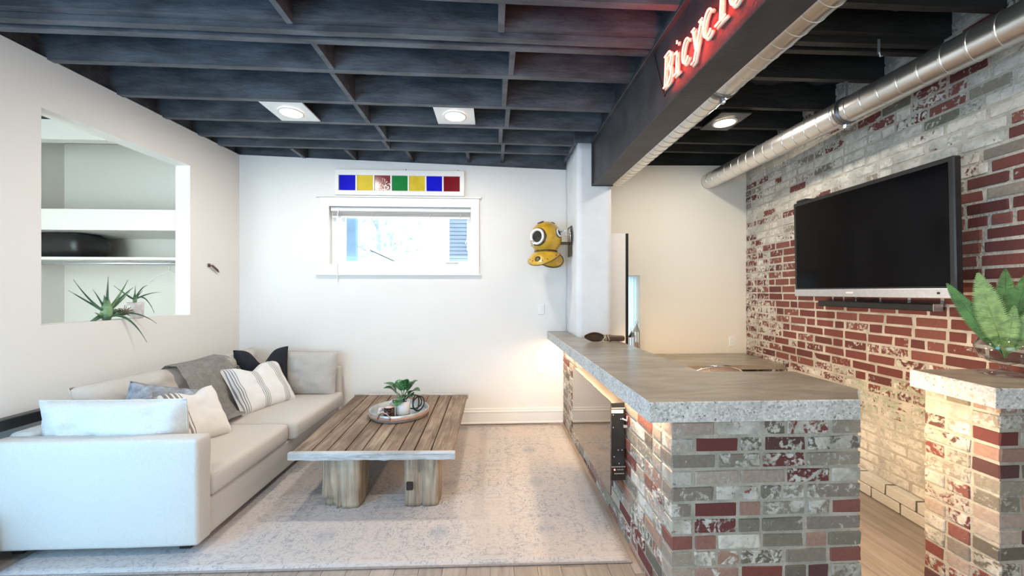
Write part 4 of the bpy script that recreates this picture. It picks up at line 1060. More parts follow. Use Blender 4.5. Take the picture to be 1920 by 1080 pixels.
# ------------------------------------------------------------------ wall hook
hk2 = thing('wall_hook', 'small bronze twisted hook on the left wall near the corner', 'hook', tuple(wl(0.37, 1.74)))
bm = bmesh.new()
base = wl(0.40, 1.745, -0.002)
nv = Vector((1, -0.05, 0))
tube(bm, [base+Vector((0, -0.03, 0.02)), base+Vector((0.02, -0.02, 0.015)), base+Vector((0.025, 0.02, 0)), base+Vector((0.03, 0.05, -0.03)), base+Vector((0.02, 0.08, -0.045))], 0.006, 6)
for k in range(7):
    p = base+Vector((0.024, -0.015+k*0.012, 0.012-k*0.007)); tube(bm, [p+Vector((0, 0.010*math.cos(a), 0.013*math.sin(a))) for a in [i*math.pi/4 for i in range(8)]], 0.0025, 5, closed=True)
fin('hook_body', bm, mat('bronze', (0.20, 0.13, 0.10), 0.4, 0.7, noise_scale=30), hk2, True)
bm = bmesh.new(); B(bm, base.x-0.001, base.x+0.004, base.y-0.045, base.y-0.01, base.z, base.z+0.035, 0.001); fin('hook_plate', bm, mat('bronze', (0.2, 0.13, 0.1)), hk2)

# ------------------------------------------------------------------ rug
def rug_fn(u, v): return None
bm = bmesh.new()
c4 = [(-2.62, 2.14), (0.765, 2.09), (0.765, 4.27), (-2.62, 4.27)]
nx, ny = 60, 40
def rugp(u, v):
    x = c4[0][0]*(1-u)*(1-v)+c4[1][0]*u*(1-v)+c4[2][0]*u*v+c4[3][0]*(1-u)*v
    y = c4[0][1]*(1-u)*(1-v)+c4[1][1]*u*(1-v)+c4[2][1]*u*v+c4[3][1]*(1-u)*v
    return (x, y, 0.010+0.0008*noise.noise(Vector((x*4, y*4, 0))))
vs = grid_surface(bm, rugp, nx, ny)
edge = [vs[i][0] for i in range(nx+1)] + [vs[nx][j] for j in range(1, ny+1)] + [vs[i][ny] for i in range(nx-1, -1, -1)] + [vs[0][j] for j in range(ny-1, 0, -1)]
lo = [bm.verts.new((v.co.x, v.co.y, 0.0005)) for v in edge]
for i in range(len(edge)): bm.faces.new((edge[i], edge[(i+1) % len(edge)], lo[(i+1) % len(edge)], lo[i]))
bmesh.ops.recalc_face_normals(bm, faces=bm.faces)
rg = thing('area_rug', 'large faded pinkish grey oriental rug under the coffee table and sofa', 'rug', (-0.9, 3.2, 0))
fin('pile', bm, RUG, rg, True)
bm = bmesh.new(); bp_ = [Vector((*c, 0.006)) for c in c4]
for i in range(4): tube(bm, [bp_[i], bp_[(i+1) % 4]], 0.0055, 6)
fin('binding', bm, mat('rug_binding', (0.30, 0.24, 0.21), 0.9, noise_scale=80), rg)

# ------------------------------------------------------------------ SOFA
sofa = thing('sofa', 'long low cream linen sofa along the left wall', 'sofa', (-2.2, 3.3, 0))
SX0, SX1, SY0, SY1 = -2.80, -1.665, 2.245, 4.33
def soft_box(x0, x1, y0, y1, z0, z1, bev, crown=0.0, sag=None, seg=3, puff=0.0, M=None, rx=12):
    bm = bmesh.new()
    # gridded box so it can bulge
    nx_, ny_, nz_ = rx, rx, 5
    B(bm, x0, x1, y0, y1, z0, z1, bev, seg=seg)
    bmesh.ops.subdivide_edges(bm, edges=[e for e in bm.edges if e.calc_length() > 0.12], cuts=8, use_grid_fill=True)
    cx_, cy_, cz_ = (x0+x1)/2, (y0+y1)/2, (z0+z1)/2
    for v in bm.verts:
        u = 2*(v.co.x-cx_)/(x1-x0); w_ = 2*(v.co.y-cy_)/(y1-y0); q = 2*(v.co.z-cz_)/(z1-z0)
        v.co.z += crown*(1-u*u)*(1-w_*w_)*(1 if q > 0 else -0.2)
        v.co.x += puff*(1-q*q)*(1-w_*w_)*(1 if u > 0 else -1)*abs(u)
        v.co.y += puff*(1-q*q)*(1-u*u)*(1 if w_ > 0 else -1)*abs(w_)
        v.co += Vector((1, 1, 1))*0.004*noise.noise(v.co*6)
    return bm
fin('base', soft_box(SX0, SX1-0.02, SY0+0.10, SY1-0.08, 0.055, 0.275, 0.015), SOFA, sofa, True)
fin('arm', soft_box(SX0, SX1, SY0, SY0+0.115, 0.06, 0.668, 0.022, puff=0.003), SOFA, sofa, True)
fin('arm', soft_box(SX0, SX1, SY1-0.10, SY1, 0.06, 0.685, 0.022, puff=0.003), SOFA, sofa, True)
fin('back', soft_box(SX0, SX0+0.14, SY0+0.1, SY1-0.1, 0.06, 0.685, 0.03), SOFA, sofa, True)
for i, (a, b2, dx) in enumerate(((SY0+0.12, 3.225, 0.0), (3.24, SY1-0.105, 0.05))):
    c_ = fin('seat_cushion', soft_box(SX0+0.15, SX1+0.0+dx, a, b2, 0.278, 0.425, 0.035, crown=0.022, puff=0.010, seg=4), SOFA, sofa, True)
    xe = SX1+dx-0.008
    bm = bmesh.new()
    for zz in (0.405, 0.298): tube(bm, [(xe, a+0.03+(b2-a-0.06)*t/12, zz+0.004*math.sin(math.pi*t/12)) for t in range(13)], 0.004, 6)
    subpart('piping', bm, SOFA, c_, True)
bm = bmesh.new()
for x_ in (SX0+0.1, SX1-0.12):
    for y_ in (SY0+0.1, SY1-0.12): box('foot', BLACK, sofa, x_-0.03, x_+0.03, y_-0.03, y_+0.03, 0.011, 0.06)
bm.free()

def pillow(name, label, m, w_, h_, t_, loc, rot, chop=0.0, ear=0.05, slump=0.0, cat='cushion', group=None, wr=0.006, seam=None, ch_at=0.0):
    """local x = width, z = height (0 at the bottom), y = thickness; front = -y"""
    NN = 26
    def fn(side):
        def f(u, v):
            a, b_ = 2*u-1, 2*v-1
            # pinched outline: edges curve in, corners stay out
            x = a*w_/2*(1-ear*(1-abs(a)**0)*1 - ear*(1-b_*b_)*abs(a))
            z = b_*h_/2*(1-ear*(1-a*a)*abs(b_))
            th = (max(0, (1-a**4))*max(0, (1-b_**4)))**0.55
            y = side*t_/2*th
            z += h_/2
            if chop: z -= chop*math.exp(-((a-ch_at)/0.34)**2)*(max(0, b_+0.3)/1.3)**1.6
            z = z*(1-slump*0.12)
            nn = noise.noise(Vector((x*9+loc[0]*3, z*9, side*3)))
            y += side*wr*nn*th*2
            y += side*wr*1.2*th*noise.noise(Vector((x*5+z*14, x*14-z*5, 4+loc[1])))*1.6 + side*wr*1.1*th*math.sin(14*math.atan2(z-h_/2, x if abs(x) > 1e-4 else 1e-4))*((a*a+b_*b_)/2)
            return (x, y, z)
        return f
    bm = bmesh.new()
    grid_surface(bm, fn(-1), NN, NN); vs2 = grid_surface(bm, fn(1), NN, NN)
    bmesh.ops.remove_doubles(bm, verts=bm.verts, dist=1e-4)
    bmesh.ops.recalc_face_normals(bm, faces=bm.faces)
    for e in bm.edges:
        if len(e.link_faces) == 2 and e.calc_face_angle(0) > 0.9: e.smooth = False
    t = bpy.data.objects.new(name, None); COL.objects.link(t); tag(t, label, cat, group)
    t.location = loc; t.rotation_euler = rot
    me = bpy.data.meshes.new('cover'); bm.to_mesh(me); bm.free(); me.materials.append(m)
    for p in me.polygons: p.use_smooth = True
    o = bpy.data.objects.new('cover', me); COL.objects.link(o); o.parent = t
    # welt around the edge
    f = fn(1); e = [f(i/NN, 0) for i in range(NN)] + [f(1, i/NN) for i in range(NN)] + [f(1-i/NN, 1) for i in range(NN)] + [f(0, 1-i/NN) for i in range(NN)]
    bm = bmesh.new(); tube(bm, e, 0.0035, 5, closed=True)
    me = bpy.data.meshes.new('welt'); bm.to_mesh(me); bm.free(); me.materials.append(seam or m)
    o2 = bpy.data.objects.new('welt', me); COL.objects.link(o2); o2.parent = t
    return t
LINEN = mat('linen_light', (0.64, 0.61, 0.57), 0.9, bump=0.25, bump_scale=240, noise_scale=90, var=0.05)
LINENG = mat('linen_grey', (0.50, 0.475, 0.445), 0.9, bump=0.25, bump_scale=240, noise_scale=90, var=0.06)
# loose back cushions, facing +X (front = -y rotated by +90deg => faces +x)
BACKR = (R(-12), 0, R(90))
pillow('back_cushion', 'cream back cushion behind the grey throw in the middle of the sofa', SOFA, 1.02, 0.50, 0.22, (-2.49, 3.02, 0.415), (R(-14), R(0), R(87)), ear=0.02, wr=0.012)
pillow('back_cushion', 'cream back cushion behind the black pillow at the far end of the sofa', SOFA, 0.80, 0.50, 0.22, (-2.48, 3.86, 0.415), (R(-14), R(0), R(88)), ear=0.03, wr=0.012)
# long cushion along the near arm, facing +Y
pillow('back_cushion', 'long pale cushion lying against the near arm of the sofa', LINEN, 0.84, 0.44, 0.19, (-2.275, 2.462, 0.415), (R(-6), 0, R(180)), ear=0.02, wr=0.016)
pillow('back_cushion', 'short cream cushion standing against the far arm of the sofa', LINENG, 0.56, 0.46, 0.17, (-1.945, 4.12, 0.415), (R(-8), R(1.5), 0), ear=0.03, wr=0.006)
# black pillow with two ears
BLK = mat('black_velvet', (0.010, 0.012, 0.020), 0.85, bump=0.2, bump_scale=200, noise_scale=60, var=0.3)
pillow('throw_pillow', 'black pillow with two pointed ears behind the striped one', BLK, 0.46, 0.52, 0.16, (-2.27, 3.90, 0.42), (R(-10), 0, R(36)), chop=0.14, ear=0.07)
# white pillow with grey stripes
bands = []
for c0 in (-0.235, -0.045, 0.165): bands += [(c0-0.024, 0.003), (c0-0.008, 0.004), (c0+0.008, 0.004), (c0+0.024, 0.003)]
STR1 = stripe_mat('striped_grey', (0.80, 0.79, 0.77), (0.16, 0.17, 0.19), bands)
pillow('throw_pillow', 'white pillow with slate grey stripes in front of the black one', STR1, 0.56, 0.47, 0.16, (-2.05, 3.66, 0.43), (R(-36), R(0), R(70)), chop=0.07, ear=0.05, ch_at=-0.1)
bands = [(-0.150, 0.010), (-0.122, 0.010), (-0.092, 0.008), (-0.07, 0.003)]
STR2 = stripe_mat('striped_brown', (0.80, 0.77, 0.73), (0.11, 0.075, 0.055), bands)
pillow('throw_pillow', 'white pillow with brown stripes leaning by the near arm', STR2, 0.40, 0.43, 0.17, (-2.05, 2.83, 0.43), (R(-36), R(2), R(68)), chop=0.05, ear=0.06, ch_at=0.1, seam=mat('dark_seam', (0.25, 0.2, 0.16), noise_scale=9))
FUZZ = mat('fluffy_blue_grey', (0.34, 0.37, 0.42), 0.95, bump=1.0, bump_scale=35, noise_scale=22, var=0.35)
pillow('throw_pillow', 'fluffy blue grey pillow between the near cushion and the wall side', FUZZ, 0.44, 0.44, 0.16, (-2.30, 2.70, 0.425), (R(-16), R(20), R(62)), ear=0.05, wr=0.02)
# throw blanket over the middle back cushion
thr = thing('throw_blanket', 'grey knitted throw draped over the middle back cushion with fringe', 'blanket', (-2.4, 3.3, 0.45))
THR = mat('throw_grey', (0.52, 0.50, 0.47), 0.95, bump=0.5, bump_scale=110, noise_scale=30, var=0.12)
prof = [(-2.66, 0.72), (-2.645, 0.84), (-2.585, 0.905), (-2.50, 0.895), (-2.42, 0.80), (-2.355, 0.67), (-2.305, 0.54), (-2.25, 0.465), (-2.15, 0.456)]
def thf(u, v):
    k = v*(len(prof)-1); i = min(int(k), len(prof)-2); t = k-i
    x = prof[i][0]*(1-t)+prof[i+1][0]*t; z = prof[i][1]*(1-t)+prof[i+1][1]*t
    y = 3.10 + 0.50*u + 0.10*v*(u) + 0.03*math.sin(v*5)
    n_ = noise.noise(Vector((y*5, v*3, 1)))
    ridge = 0.020*math.sin(u*9+v*4+n_*2)*(0.4+v)
    x += 0.012+abs(ridge)*0.9; z += 0.012+0.012*n_*(v < 0.85)+abs(ridge)*0.3*(v < 0.9)
    if v > 0.8: z = max(z, 0.455)
    return (x, y, z)
bm = bmesh.new(); grid_surface(bm, thf, 36, 40); bmesh.ops.solidify(bm, geom=list(bm.faces), thickness=0.008)
fin('cloth', bm, THR, thr, True)
bm = bmesh.new()
for i in range(26):
    v = 0.35+0.65*i/25; p = Vector(thf(1, v)); tube(bm, [p, p+Vector((0.012, 0.03, -0.012)), p+Vector((0.018+random.uniform(-.01,.01), 0.055, -0.03))], 0.003, 4)
tag(fin('fringe', bm, THR, thr), kind='stuff')
# black bar behind the sofa & heater end
bb_ = thing('black_ledge', 'glossy black bar lying along the wall behind the near sofa corner', 'bar', (-2.84, 2.4, 0.69))
bm = bmesh.new()
B(bm, -2.865, -2.80, 2.20, 2.62, 0.700, 0.765, 0.004); fin('bar_body', bm, BLACK, bb_)
box('bracket', BLACK, bb_, -2.86, -2.83, 2.3, 2.34, 0.02, 0.70)
ht = thing('floor_heater', 'white metal heater end with a dark navy edge left of the sofa arm', 'heater', (-2.8, 2.1, 0))
box('housing', TRIM, ht, -2.90, -2.705, 1.75, 2.10, 0.02, 0.29, 0.004)
box('end_edge', mat('navy_edge', (0.02, 0.02, 0.10), 0.4, noise_scale=9), ht, -2.705, -2.69, 2.04, 2.16, 0.0, 0.29, 0.002)

# ------------------------------------------------------------------ COFFEE TABLE
tb = thing('coffee_table', 'low rustic plank coffee table on thick hewn posts', 'coffee table', (-0.85, 3.4, 0.01))
tc_ = [(-1.375, 2.665), (-0.275, 2.625), (-0.275, 4.12), (-1.46, 4.17)]
def tp(u, v):
    x = tc_[0][0]*(1-u)*(1-v)+tc_[1][0]*u*(1-v)+tc_[2][0]*u*v+tc_[3][0]*(1-u)*v
    y = tc_[0][1]*(1-u)*(1-v)+tc_[1][1]*u*(1-v)+tc_[2][1]*u*v+tc_[3][1]*(1-u)*v
    return x, y
cuts = [0.0, 0.115, 0.215, 0.325, 0.43, 0.535, 0.66, 0.755, 0.86, 1.0]
for i in range(9):
    bm = bmesh.new(); n = 12; prev = None
    a, b2 = cuts[i]+0.0035, cuts[i+1]-0.0035
    zt = 0.408+random.uniform(-0.0025, 0.0025)
    for k in range(n+1):
        v = 0.022+0.956*k/n; j = random.uniform(-0.0012, 0.0012)
        (xa, ya), (xb, yb) = tp(a+j, v), tp(b2+j, v); r_ = 0.003
        ring = [bm.verts.new(p) for p in ((xa, ya, 0.372), (xa, ya, zt-r_), (xa+r_, ya, zt), (xb-r_, yb, zt), (xb, yb, zt-r_), (xb, yb, 0.372))]
        if prev:
            for q in range(6): bm.faces.new((prev[q], prev[(q+1) % 6], ring[(q+1) % 6], ring[q]))
        else: bm.faces.new(ring[::-1])
        prev = ring
    bm.faces.new(prev); bmesh.ops.recalc_face_normals(bm, faces=bm.faces)
    fin('plank', bm, TABLEW, tb)
def edge_board(p0, p1, wd, m, nm='edge_board'):
    bm = bmesh.new(); p0, p1 = Vector((*p0, 0)), Vector((*p1, 0)); d = (p1-p0).normalized(); s_ = Vector((-d.y, d.x, 0))
    n = 26; prev = None
    for k in range(n+1):
        c_ = p0+(p1-p0)*k/n; j = noise.noise(Vector((k*0.7, c_.x*3, 2)))*0.005
        ring = [bm.verts.new(c_+q) for q in (s_*j+Vector((0,0,0.362+j)), s_*wd+Vector((0,0,0.362)), s_*wd+Vector((0,0,0.41)), s_*(j+0.004)+Vector((0,0,0.41)), s_*j+Vector((0,0,0.404)))]
        if prev:
            for q in range(5): bm.faces.new((prev[q], prev[(q+1) % 5], ring[(q+1) % 5], ring[q]))
        else: bm.faces.new(ring[::-1])
        prev = ring
    bm.faces.new(prev); bmesh.ops.recalc_face_normals(bm, faces=bm.faces); return fin(nm, bm, m, tb)
eb = edge_board(tp(-0.012, -0.004), tp(1.012, -0.004), 0.035, TABLEG); eb['label'] = 'grey weathered front edge board'
edge_board(tp(1.006, 1.004), tp(-0.006, 1.004), 0.035, TABLEG)
box('cleat', TABLEW, tb, -1.33, -0.31, 2.78, 2.90, 0.335, 0.371)
box('cleat', TABLEW, tb, -1.33, -0.31, 3.80, 3.92, 0.335, 0.371)
def post(x0, x1, y0, y1, notch=None, seed=0):
    bm = bmesh.new(); rings = []
    cx_, cy_ = (x0+x1)/2, (y0+y1)/2; hx, hy = (x1-x0)/2, (y1-y0)/2
    n = 56
    for k in range(15):
        z = 0.012+(0.358-0.012)*k/14; ring = []
        for q in range(n):
            a = 2*math.pi*q/n; ca, sa = math.cos(a), math.sin(a)
            rr = 1/((abs(ca)**9+abs(sa)**9)**(1/9))
            f = 1 + 0.07*noise.noise(Vector((ca*2.5+seed, sa*2.5, z*5))) + 0.045*noise.noise(Vector((ca*11+seed, sa*11, z*4)))
            # front check crack
            if abs(a-R(268)-0.08*math.sin(z*14)) < 0.06: f -= 0.20
            x_, y_ = cx_+hx*rr*f*ca*(1.0-0.04*(1-z)), cy_+hy*rr*f*sa
            if notch and z < notch[4] and notch[0] < x_ < notch[1] and y_ < cy_: y_ += 0.05
            ring.append(bm.verts.new((x_, y_, z)))
        rings.append(ring)
    for a, b2 in zip(rings, rings[1:]):
        for q in range(n): bm.faces.new((a[q], a[(q+1) % n], b2[(q+1) % n], b2[q]))
    bm.faces.new(rings[0][::-1]); bm.faces.new(rings[-1])
    return fin('leg', bm, POSTW, tb, True)
l1 = post(-1.185, -0.915, 2.69, 2.92, (-1.20, -1.09, 0, 0, 0.085), 1)
l2 = post(-0.625, -0.375, 2.69, 2.90, None, 5)
bm = bmesh.new(); B(bm, -0.60, -0.555, 2.676, 2.70, 0.13, 0.185, 0.004); subpart('peg_hole', bm, mat('hole_dark', (0.03, 0.02, 0.015), 0.9, noise_scale=9), l2)
post(-1.14, -0.90, 3.80, 4.0, None, 9); post(-0.66, -0.44, 3.80, 4.0, None, 13)

# ---- tray and contents
TC = Vector((-0.835, 3.46, 0.4105))
tr = thing('round_tray', 'round galvanised metal tray with a wooden band on the coffee table', 'tray', tuple(TC))
ZINC = mat('galvanised', (0.50, 0.52, 0.52), 0.4, 0.7, noise_scale=15, var=0.15)
bm = bmesh.new(); lathe(bm, [(0, 0.006), (0.236, 0.006), (0.244, 0.014), (0.247, 0.060), (0.253, 0.062), (0.256, 0.058), (0.251, 0.012), (0.246, 0.0), (0, 0.0)], TC, 48); fin('pan', bm, ZINC, tr, True)
bm = bmesh.new(); lathe(bm, [(0.2535, 0.018), (0.2585, 0.019), (0.2595, 0.044), (0.2545, 0.045)], TC, 48); fin('wooden_band', bm, mat('band_wood', (0.40, 0.23, 0.16), 0.6, noise_scale=14, var=0.2, stretch=(1,1,4)), tr, True)
for a0 in (R(-105), R(75)):
    bm = bmesh.new(); d = Vector((math.cos(a0), math.sin(a0), 0)); s_ = Vector((-d.y, d.x, 0))
    pts = [TC+d*0.258+s_*0.055*math.cos(a)+Vector((0, 0, 0.035+0.055*math.sin(a))) for a in [i*math.pi/14 for i in range(15)]]
    tube(bm, pts, 0.0055, 8); fin('handle', bm, mat('copper_handle', (0.42, 0.27, 0.20), 0.3, 0.8, noise_scale=20), tr, True)
bm = bmesh.new()
for k in range(22):
    a = k*2*math.pi/22; bmesh.ops.create_uvsphere(bm, u_segments=6, v_segments=4, radius=0.0035, matrix=Matrix.Translation(TC+Vector((0.2595*math.cos(a), 0.2595*math.sin(a), 0.031))))
fin('rivets', bm, SILVER, tr, True)
# plant pot
pc_ = TC+Vector((0.03, 0.0, 0.0065))
pp = thing('potted_plant', 'leafy green plant in a white glazed pot on the round tray', 'plant', tuple(pc_))
bm = bmesh.new(); lathe(bm, [(0, 0), (0.055, 0), (0.062, 0.006), (0.068, 0.115), (0.063, 0.118), (0.060, 0.108), (0, 0.104)], pc_, 32); fin('pot', bm, mat('pot_white', (0.80, 0.79, 0.78), 0.35, noise_scale=6, var=0.03), pp, True)
bm = bmesh.new(); lathe(bm, [(0, 0.107), (0.060, 0.106)], pc_, 20); fin('soil', bm, mat('soil', (0.04, 0.03, 0.02), 0.95, noise_scale=60), pp)
def leaf_bm(bm, base, tip, width, bend=0.0, fold=0.25, up=Vector((0,0,1)), n=8, shape=0.9):
    base, tip = Vector(base), Vector(tip); d = tip-base; L = d.length; dn = d.normalized()
    s_ = dn.cross(up)
    s_ = s_.normalized() if s_.length > 1e-3 else Vector((1,0,0))
    nn = s_.cross(dn)
    prev = None
    for i in range(n+1):
        t = i/n; c_ = base+d*t+nn*bend*L*math.sin(math.pi*t)
        w_ = width*(math.sin(math.pi*min(1, t**shape))**0.85)*0.5+0.0004
        row_ = [bm.verts.new(c_ - s_*w_ + nn*fold*w_), bm.verts.new(c_ - s_*w_*0.5 + nn*fold*w_*0.4), bm.verts.new(c_), bm.verts.new(c_ + s_*w_*0.5 + nn*fold*w_*0.4), bm.verts.new(c_ + s_*w_ + nn*fold*w_)]
        if prev:
            for q in range(4): bm.faces.new((prev[q], prev[q+1], row_[q+1], row_[q]))
        prev = row_
VAR, ntv, bv = nodes_of('variegated_leaf')
tcv = N(ntv, 'ShaderNodeNewGeometry').outputs['Position']
ntv.links.new(ramp(ntv, noise_n(ntv, tcv, 45, 4, 1.5), [(0.40, (0.02, 0.10, 0.035)), (0.55, (0.05, 0.19, 0.06)), (0.68, (0.28, 0.42, 0.26))]), bv.inputs['Base Color']); bv.inputs['Roughness'].default_value = 0.4
ctr = pc_+Vector((0, 0, 0.11))
lv = [((-0.165, -0.02, 0.165), 0.085), ((0.14, -0.02, 0.185), 0.10), ((-0.15, -0.08, 0.135), 0.085), ((0.165, -0.05, 0.10), 0.095), ((0.10, -0.09, 0.06), 0.085), ((-0.03, -0.10, -0.02), 0.08), ((0.05, -0.06, 0.21), 0.075), ((-0.06, 0.10, 0.17), 0.085), ((0.09, 0.10, 0.15), 0.085), ((0.0, -0.09, 0.03), 0.07)]
bm = bmesh.new()
for (dx, dy, dz), w_ in lv:
    e = ctr+Vector((dx, dy, dz))*0.35+Vector((0, 0, 0.03)); tube(bm, [ctr+Vector((dx*.06, dy*.06, -0.01)), (ctr+e)/2+Vector((0,0,0.02)), e], 0.003, 5)
fin('stems', bm, LEAF, pp, True)
for (dx, dy, dz), w_ in lv:
    e = ctr+Vector((dx, dy, dz))*0.33+Vector((0, 0, 0.025)); bm = bmesh.new(); leaf_bm(bm, e, ctr+Vector((dx, dy, dz)), w_*1.35, 0.16, 0.3); fin('leaf', bm, VAR, pp, True)
# candle glass
cg = TC+Vector((-0.065, -0.085, 0.0065))
cd = thing('candle_jar', 'dark amber candle jar on the tray in front of the white pot', 'candle', tuple(cg))
bm = bmesh.new(); lathe(bm, [(0, 0), (0.042, 0), (0.045, 0.005), (0.045, 0.085), (0.042, 0.085), (0.041, 0.066), (0, 0.065)], cg, 28); fin('jar', bm, mat('amber_glass', (0.035, 0.010, 0.006), 0.12, noise_scale=8, var=0.2), cd, True)
bm = bmesh.new(); lathe(bm, [(0, 0.0855), (0.045, 0.0855), (0.046, 0.09), (0, 0.092)], cg, 28); fin('lid', bm, mat('lid_tan', (0.62, 0.50, 0.42), 0.5, noise_scale=9), cd, True)
# bead garland: one string of beads
bg_ = thing('bead_garland', 'string of white wooden beads heaped on the tray left of the pot', 'garland', tuple(TC+Vector((-0.1, 0, 0.02))))
BE = mat('bead_white', (0.78, 0.72, 0.68), 0.5, noise_scale=20, var=0.05)
pts = [(-0.155, -0.055, 0.026), (-0.165, -0.03, 0.026), (-0.145, -0.03, 0.055), (-0.15, -0.055, 0.06), (-0.13, -0.06, 0.03), (-0.125, -0.02, 0.03), (-0.11, 0.00, 0.05), (-0.10, 0.005, 0.08), (-0.085, 0.01, 0.10), (-0.065, 0.01, 0.115), (-0.045, 0.01, 0.12), (-0.02, 0.0, 0.118), (-0.10, -0.02, 0.03), (-0.09, 0.03, 0.03), (-0.17, 0.0, 0.026)]
bm = bmesh.new(); tube(bm, [TC+Vector(p) for p in pts[:12]], 0.002, 4); fin('string', bm, BE, bg_)
for k, p in enumerate(pts):
    bm = bmesh.new(); bmesh.ops.create_uvsphere(bm, u_segments=12, v_segments=8, radius=0.019 if k < 5 or k > 11 else 0.013, matrix=Matrix.Translation(TC+Vector(p))); fin('bead', bm, BE, bg_, True)
# black metal knot
kn = thing('metal_knot', 'black wire knot ornament on the right of the tray', 'ornament', tuple(TC+Vector((0.15, 0.03, 0.01))))
kc = TC+Vector((0.135, 0.06, 0.085))
for k in range(3):
    bm = bmesh.new(); Mr = Matrix.Translation(kc+Vector(((k-1)*0.022, 0, (k-1)*-0.008))) @ Matrix.Rotation(R(60*k+20), 4, 'Z') @ Matrix.Rotation(R(55+30*k), 4, 'X')
    tube(bm, [Mr @ Vector((0.072*math.cos(a), 0.072*math.sin(a)*(0.9), 0)) for a in [i*math.pi/12 for i in range(24)]], 0.0065, 7, closed=True); fin('ring', bm, BLACK, kn, True)

# ------------------------------------------------------------------ sill plants in the opening
SILL = 1.286
def wloc(s, off, z): return wl(s, z, off)
ap = thing('air_plant', 'large spiky air plant leaning on the opening sill', 'plant', tuple(wloc(1.345, 0.045, SILL)))
LEAF2 = mat('spiky_leaf', (0.07, 0.20, 0.10), 0.45, noise_scale=14, var=0.5, color2=(0.22, 0.36, 0.16))
LEAF3 = mat('spiky_leaf_dark', (0.035, 0.10, 0.06), 0.45, noise_scale=14, var=0.5, color2=(0.09, 0.20, 0.10))
def spike(parent, c, ds, dz, doff, w0, bend, m, nm='leaf'):
    """ds: towards corner (+) along the wall; px based tip offsets"""
    tip = c + (-LD)*ds + Vector((0,0,dz)) + Vector((doff, 0, 0))
    mid = (c+tip)/2 + Vector((0, 0, bend))
    pts = []
    for i in range(13):
        t = i/12; pts.append(c*(1-t)**2 + mid*2*t*(1-t) + tip*t*t)
    bm = bmesh.new(); tube(bm, pts, [max(0.0014, w0*(1-t/12)**0.75*(0.6+0.4*min(1, t/3))) for t in range(13)], 6); 
    return fin(nm, bm, m, parent, True)
c0 = wloc(1.345, 0.045, SILL+0.055)
k_ = 0.0042
for dx, dy, bend, w0, mm in ((-55, -58, -0.05, 0.010, LEAF3), (-55, -40, 0.0, 0.010, LEAF3), (-2, -65, 0, 0.012, LEAF3), (38, -60, -0.03, 0.013, LEAF2), (52, -46, 0.02, 0.014, LEAF3), (-20, -42, 0.02, 0.009, LEAF3), (36, -38, -0.02, 0.009, LEAF3), (-31, 20, 0.0, 0.020, LEAF3), (-22, -2, -0.03, 0.016, LEAF2), (10, -30, 0.0, 0.020, LEAF2), (-6, -32, 0, 0.022, LEAF2), (38, 8, 0.05, 0.022, LEAF3), (30, 12, 0.02, 0.018, LEAF3)):
    spike(ap, c0+Vector((0, 0, 0.0)), dx*k_, -dy*k_, random.uniform(-0.03, 0.03), w0, bend, mm)
spike(ap, c0+Vector((0.02, 0, -0.03)), 45*k_, -52*k_, 0.10, 0.013, 0.16, LEAF3)
spike(ap, c0+Vector((0.02, 0, -0.03)), 68*k_, -18*k_, 0.09, 0.011, 0.11, LEAF3)
bm = bmesh.new(); lathe(bm, [(0, -0.055), (0.022, -0.055), (0.036, -0.02), (0.034, 0.03), (0.018, 0.09), (0.008, 0.12)], c0, 12); fin('leaf_base', bm, LEAF2, ap, True)
rs = thing('resurrection_moss', 'clump of dry brown twigs between the two sill plants', 'dried plant', tuple(wloc(1.23, 0.05, SILL)))
bm = bmesh.new(); cm = wloc(1.23, 0.03, SILL+0.03)
for i in range(60):
    d = Vector((random.gauss(0, 1), random.gauss(0, 1), abs(random.gauss(0.6, 1)))).normalized()*random.uniform(0.03, 0.09); d.x *= 0.5
    tube(bm, [cm+d*0.1, cm+d*0.6+Vector((0, random.uniform(-.01, .01), 0.008)), cm+d], 0.0028, 4)
tag(fin('twigs', bm, mat('dry_twig', (0.22, 0.16, 0.10), 0.9, noise_scale=20, var=0.4), rs), kind='stuff')
pp2 = thing('potted_air_plant', 'small spiky plant in a marbled white pot on the opening sill', 'plant', tuple(wloc(1.115, 0.05, SILL)))
pc2 = wloc(1.115, 0.058, SILL+0.0005)
bm = bmesh.new(); lathe(bm, [(0, 0), (0.050, 0), (0.054, 0.004), (0.056, 0.125), (0.052, 0.127), (0.050, 0.118), (0, 0.116)], pc2, 28)
fin('pot', bm, mat('marbled_white', (0.62, 0.56, 0.53), 0.4, noise_scale=12, var=0.2, color2=(0.84, 0.82, 0.80)), pp2, True)
c1 = pc2+Vector((0, 0, 0.15))
for dx, dy, bend, w0 in ((-39, -26, -0.01, 0.007), (-33, -18, -0.02, 0.007), (-8, -26, 0.02, 0.006), (17, -28, 0.05, 0.007), (12, -18, 0.0, 0.006), (48, -14, 0.03, 0.008), (27, 27, 0.13, 0.008), (2, 20, 0.03, 0.006), (-14, 6, 0.05, 0.006)):
    spike(pp2, c1, dx*k_, -dy*k_, random.uniform(-0.02, 0.06), w0, bend, LEAF3)
bm = bmesh.new(); lathe(bm, [(0, -0.04), (0.010, -0.035), (0.014, 0.0), (0.007, 0.04), (0, 0.05)], c1, 10); fin('leaf_base', bm, LEAF2, pp2, True)

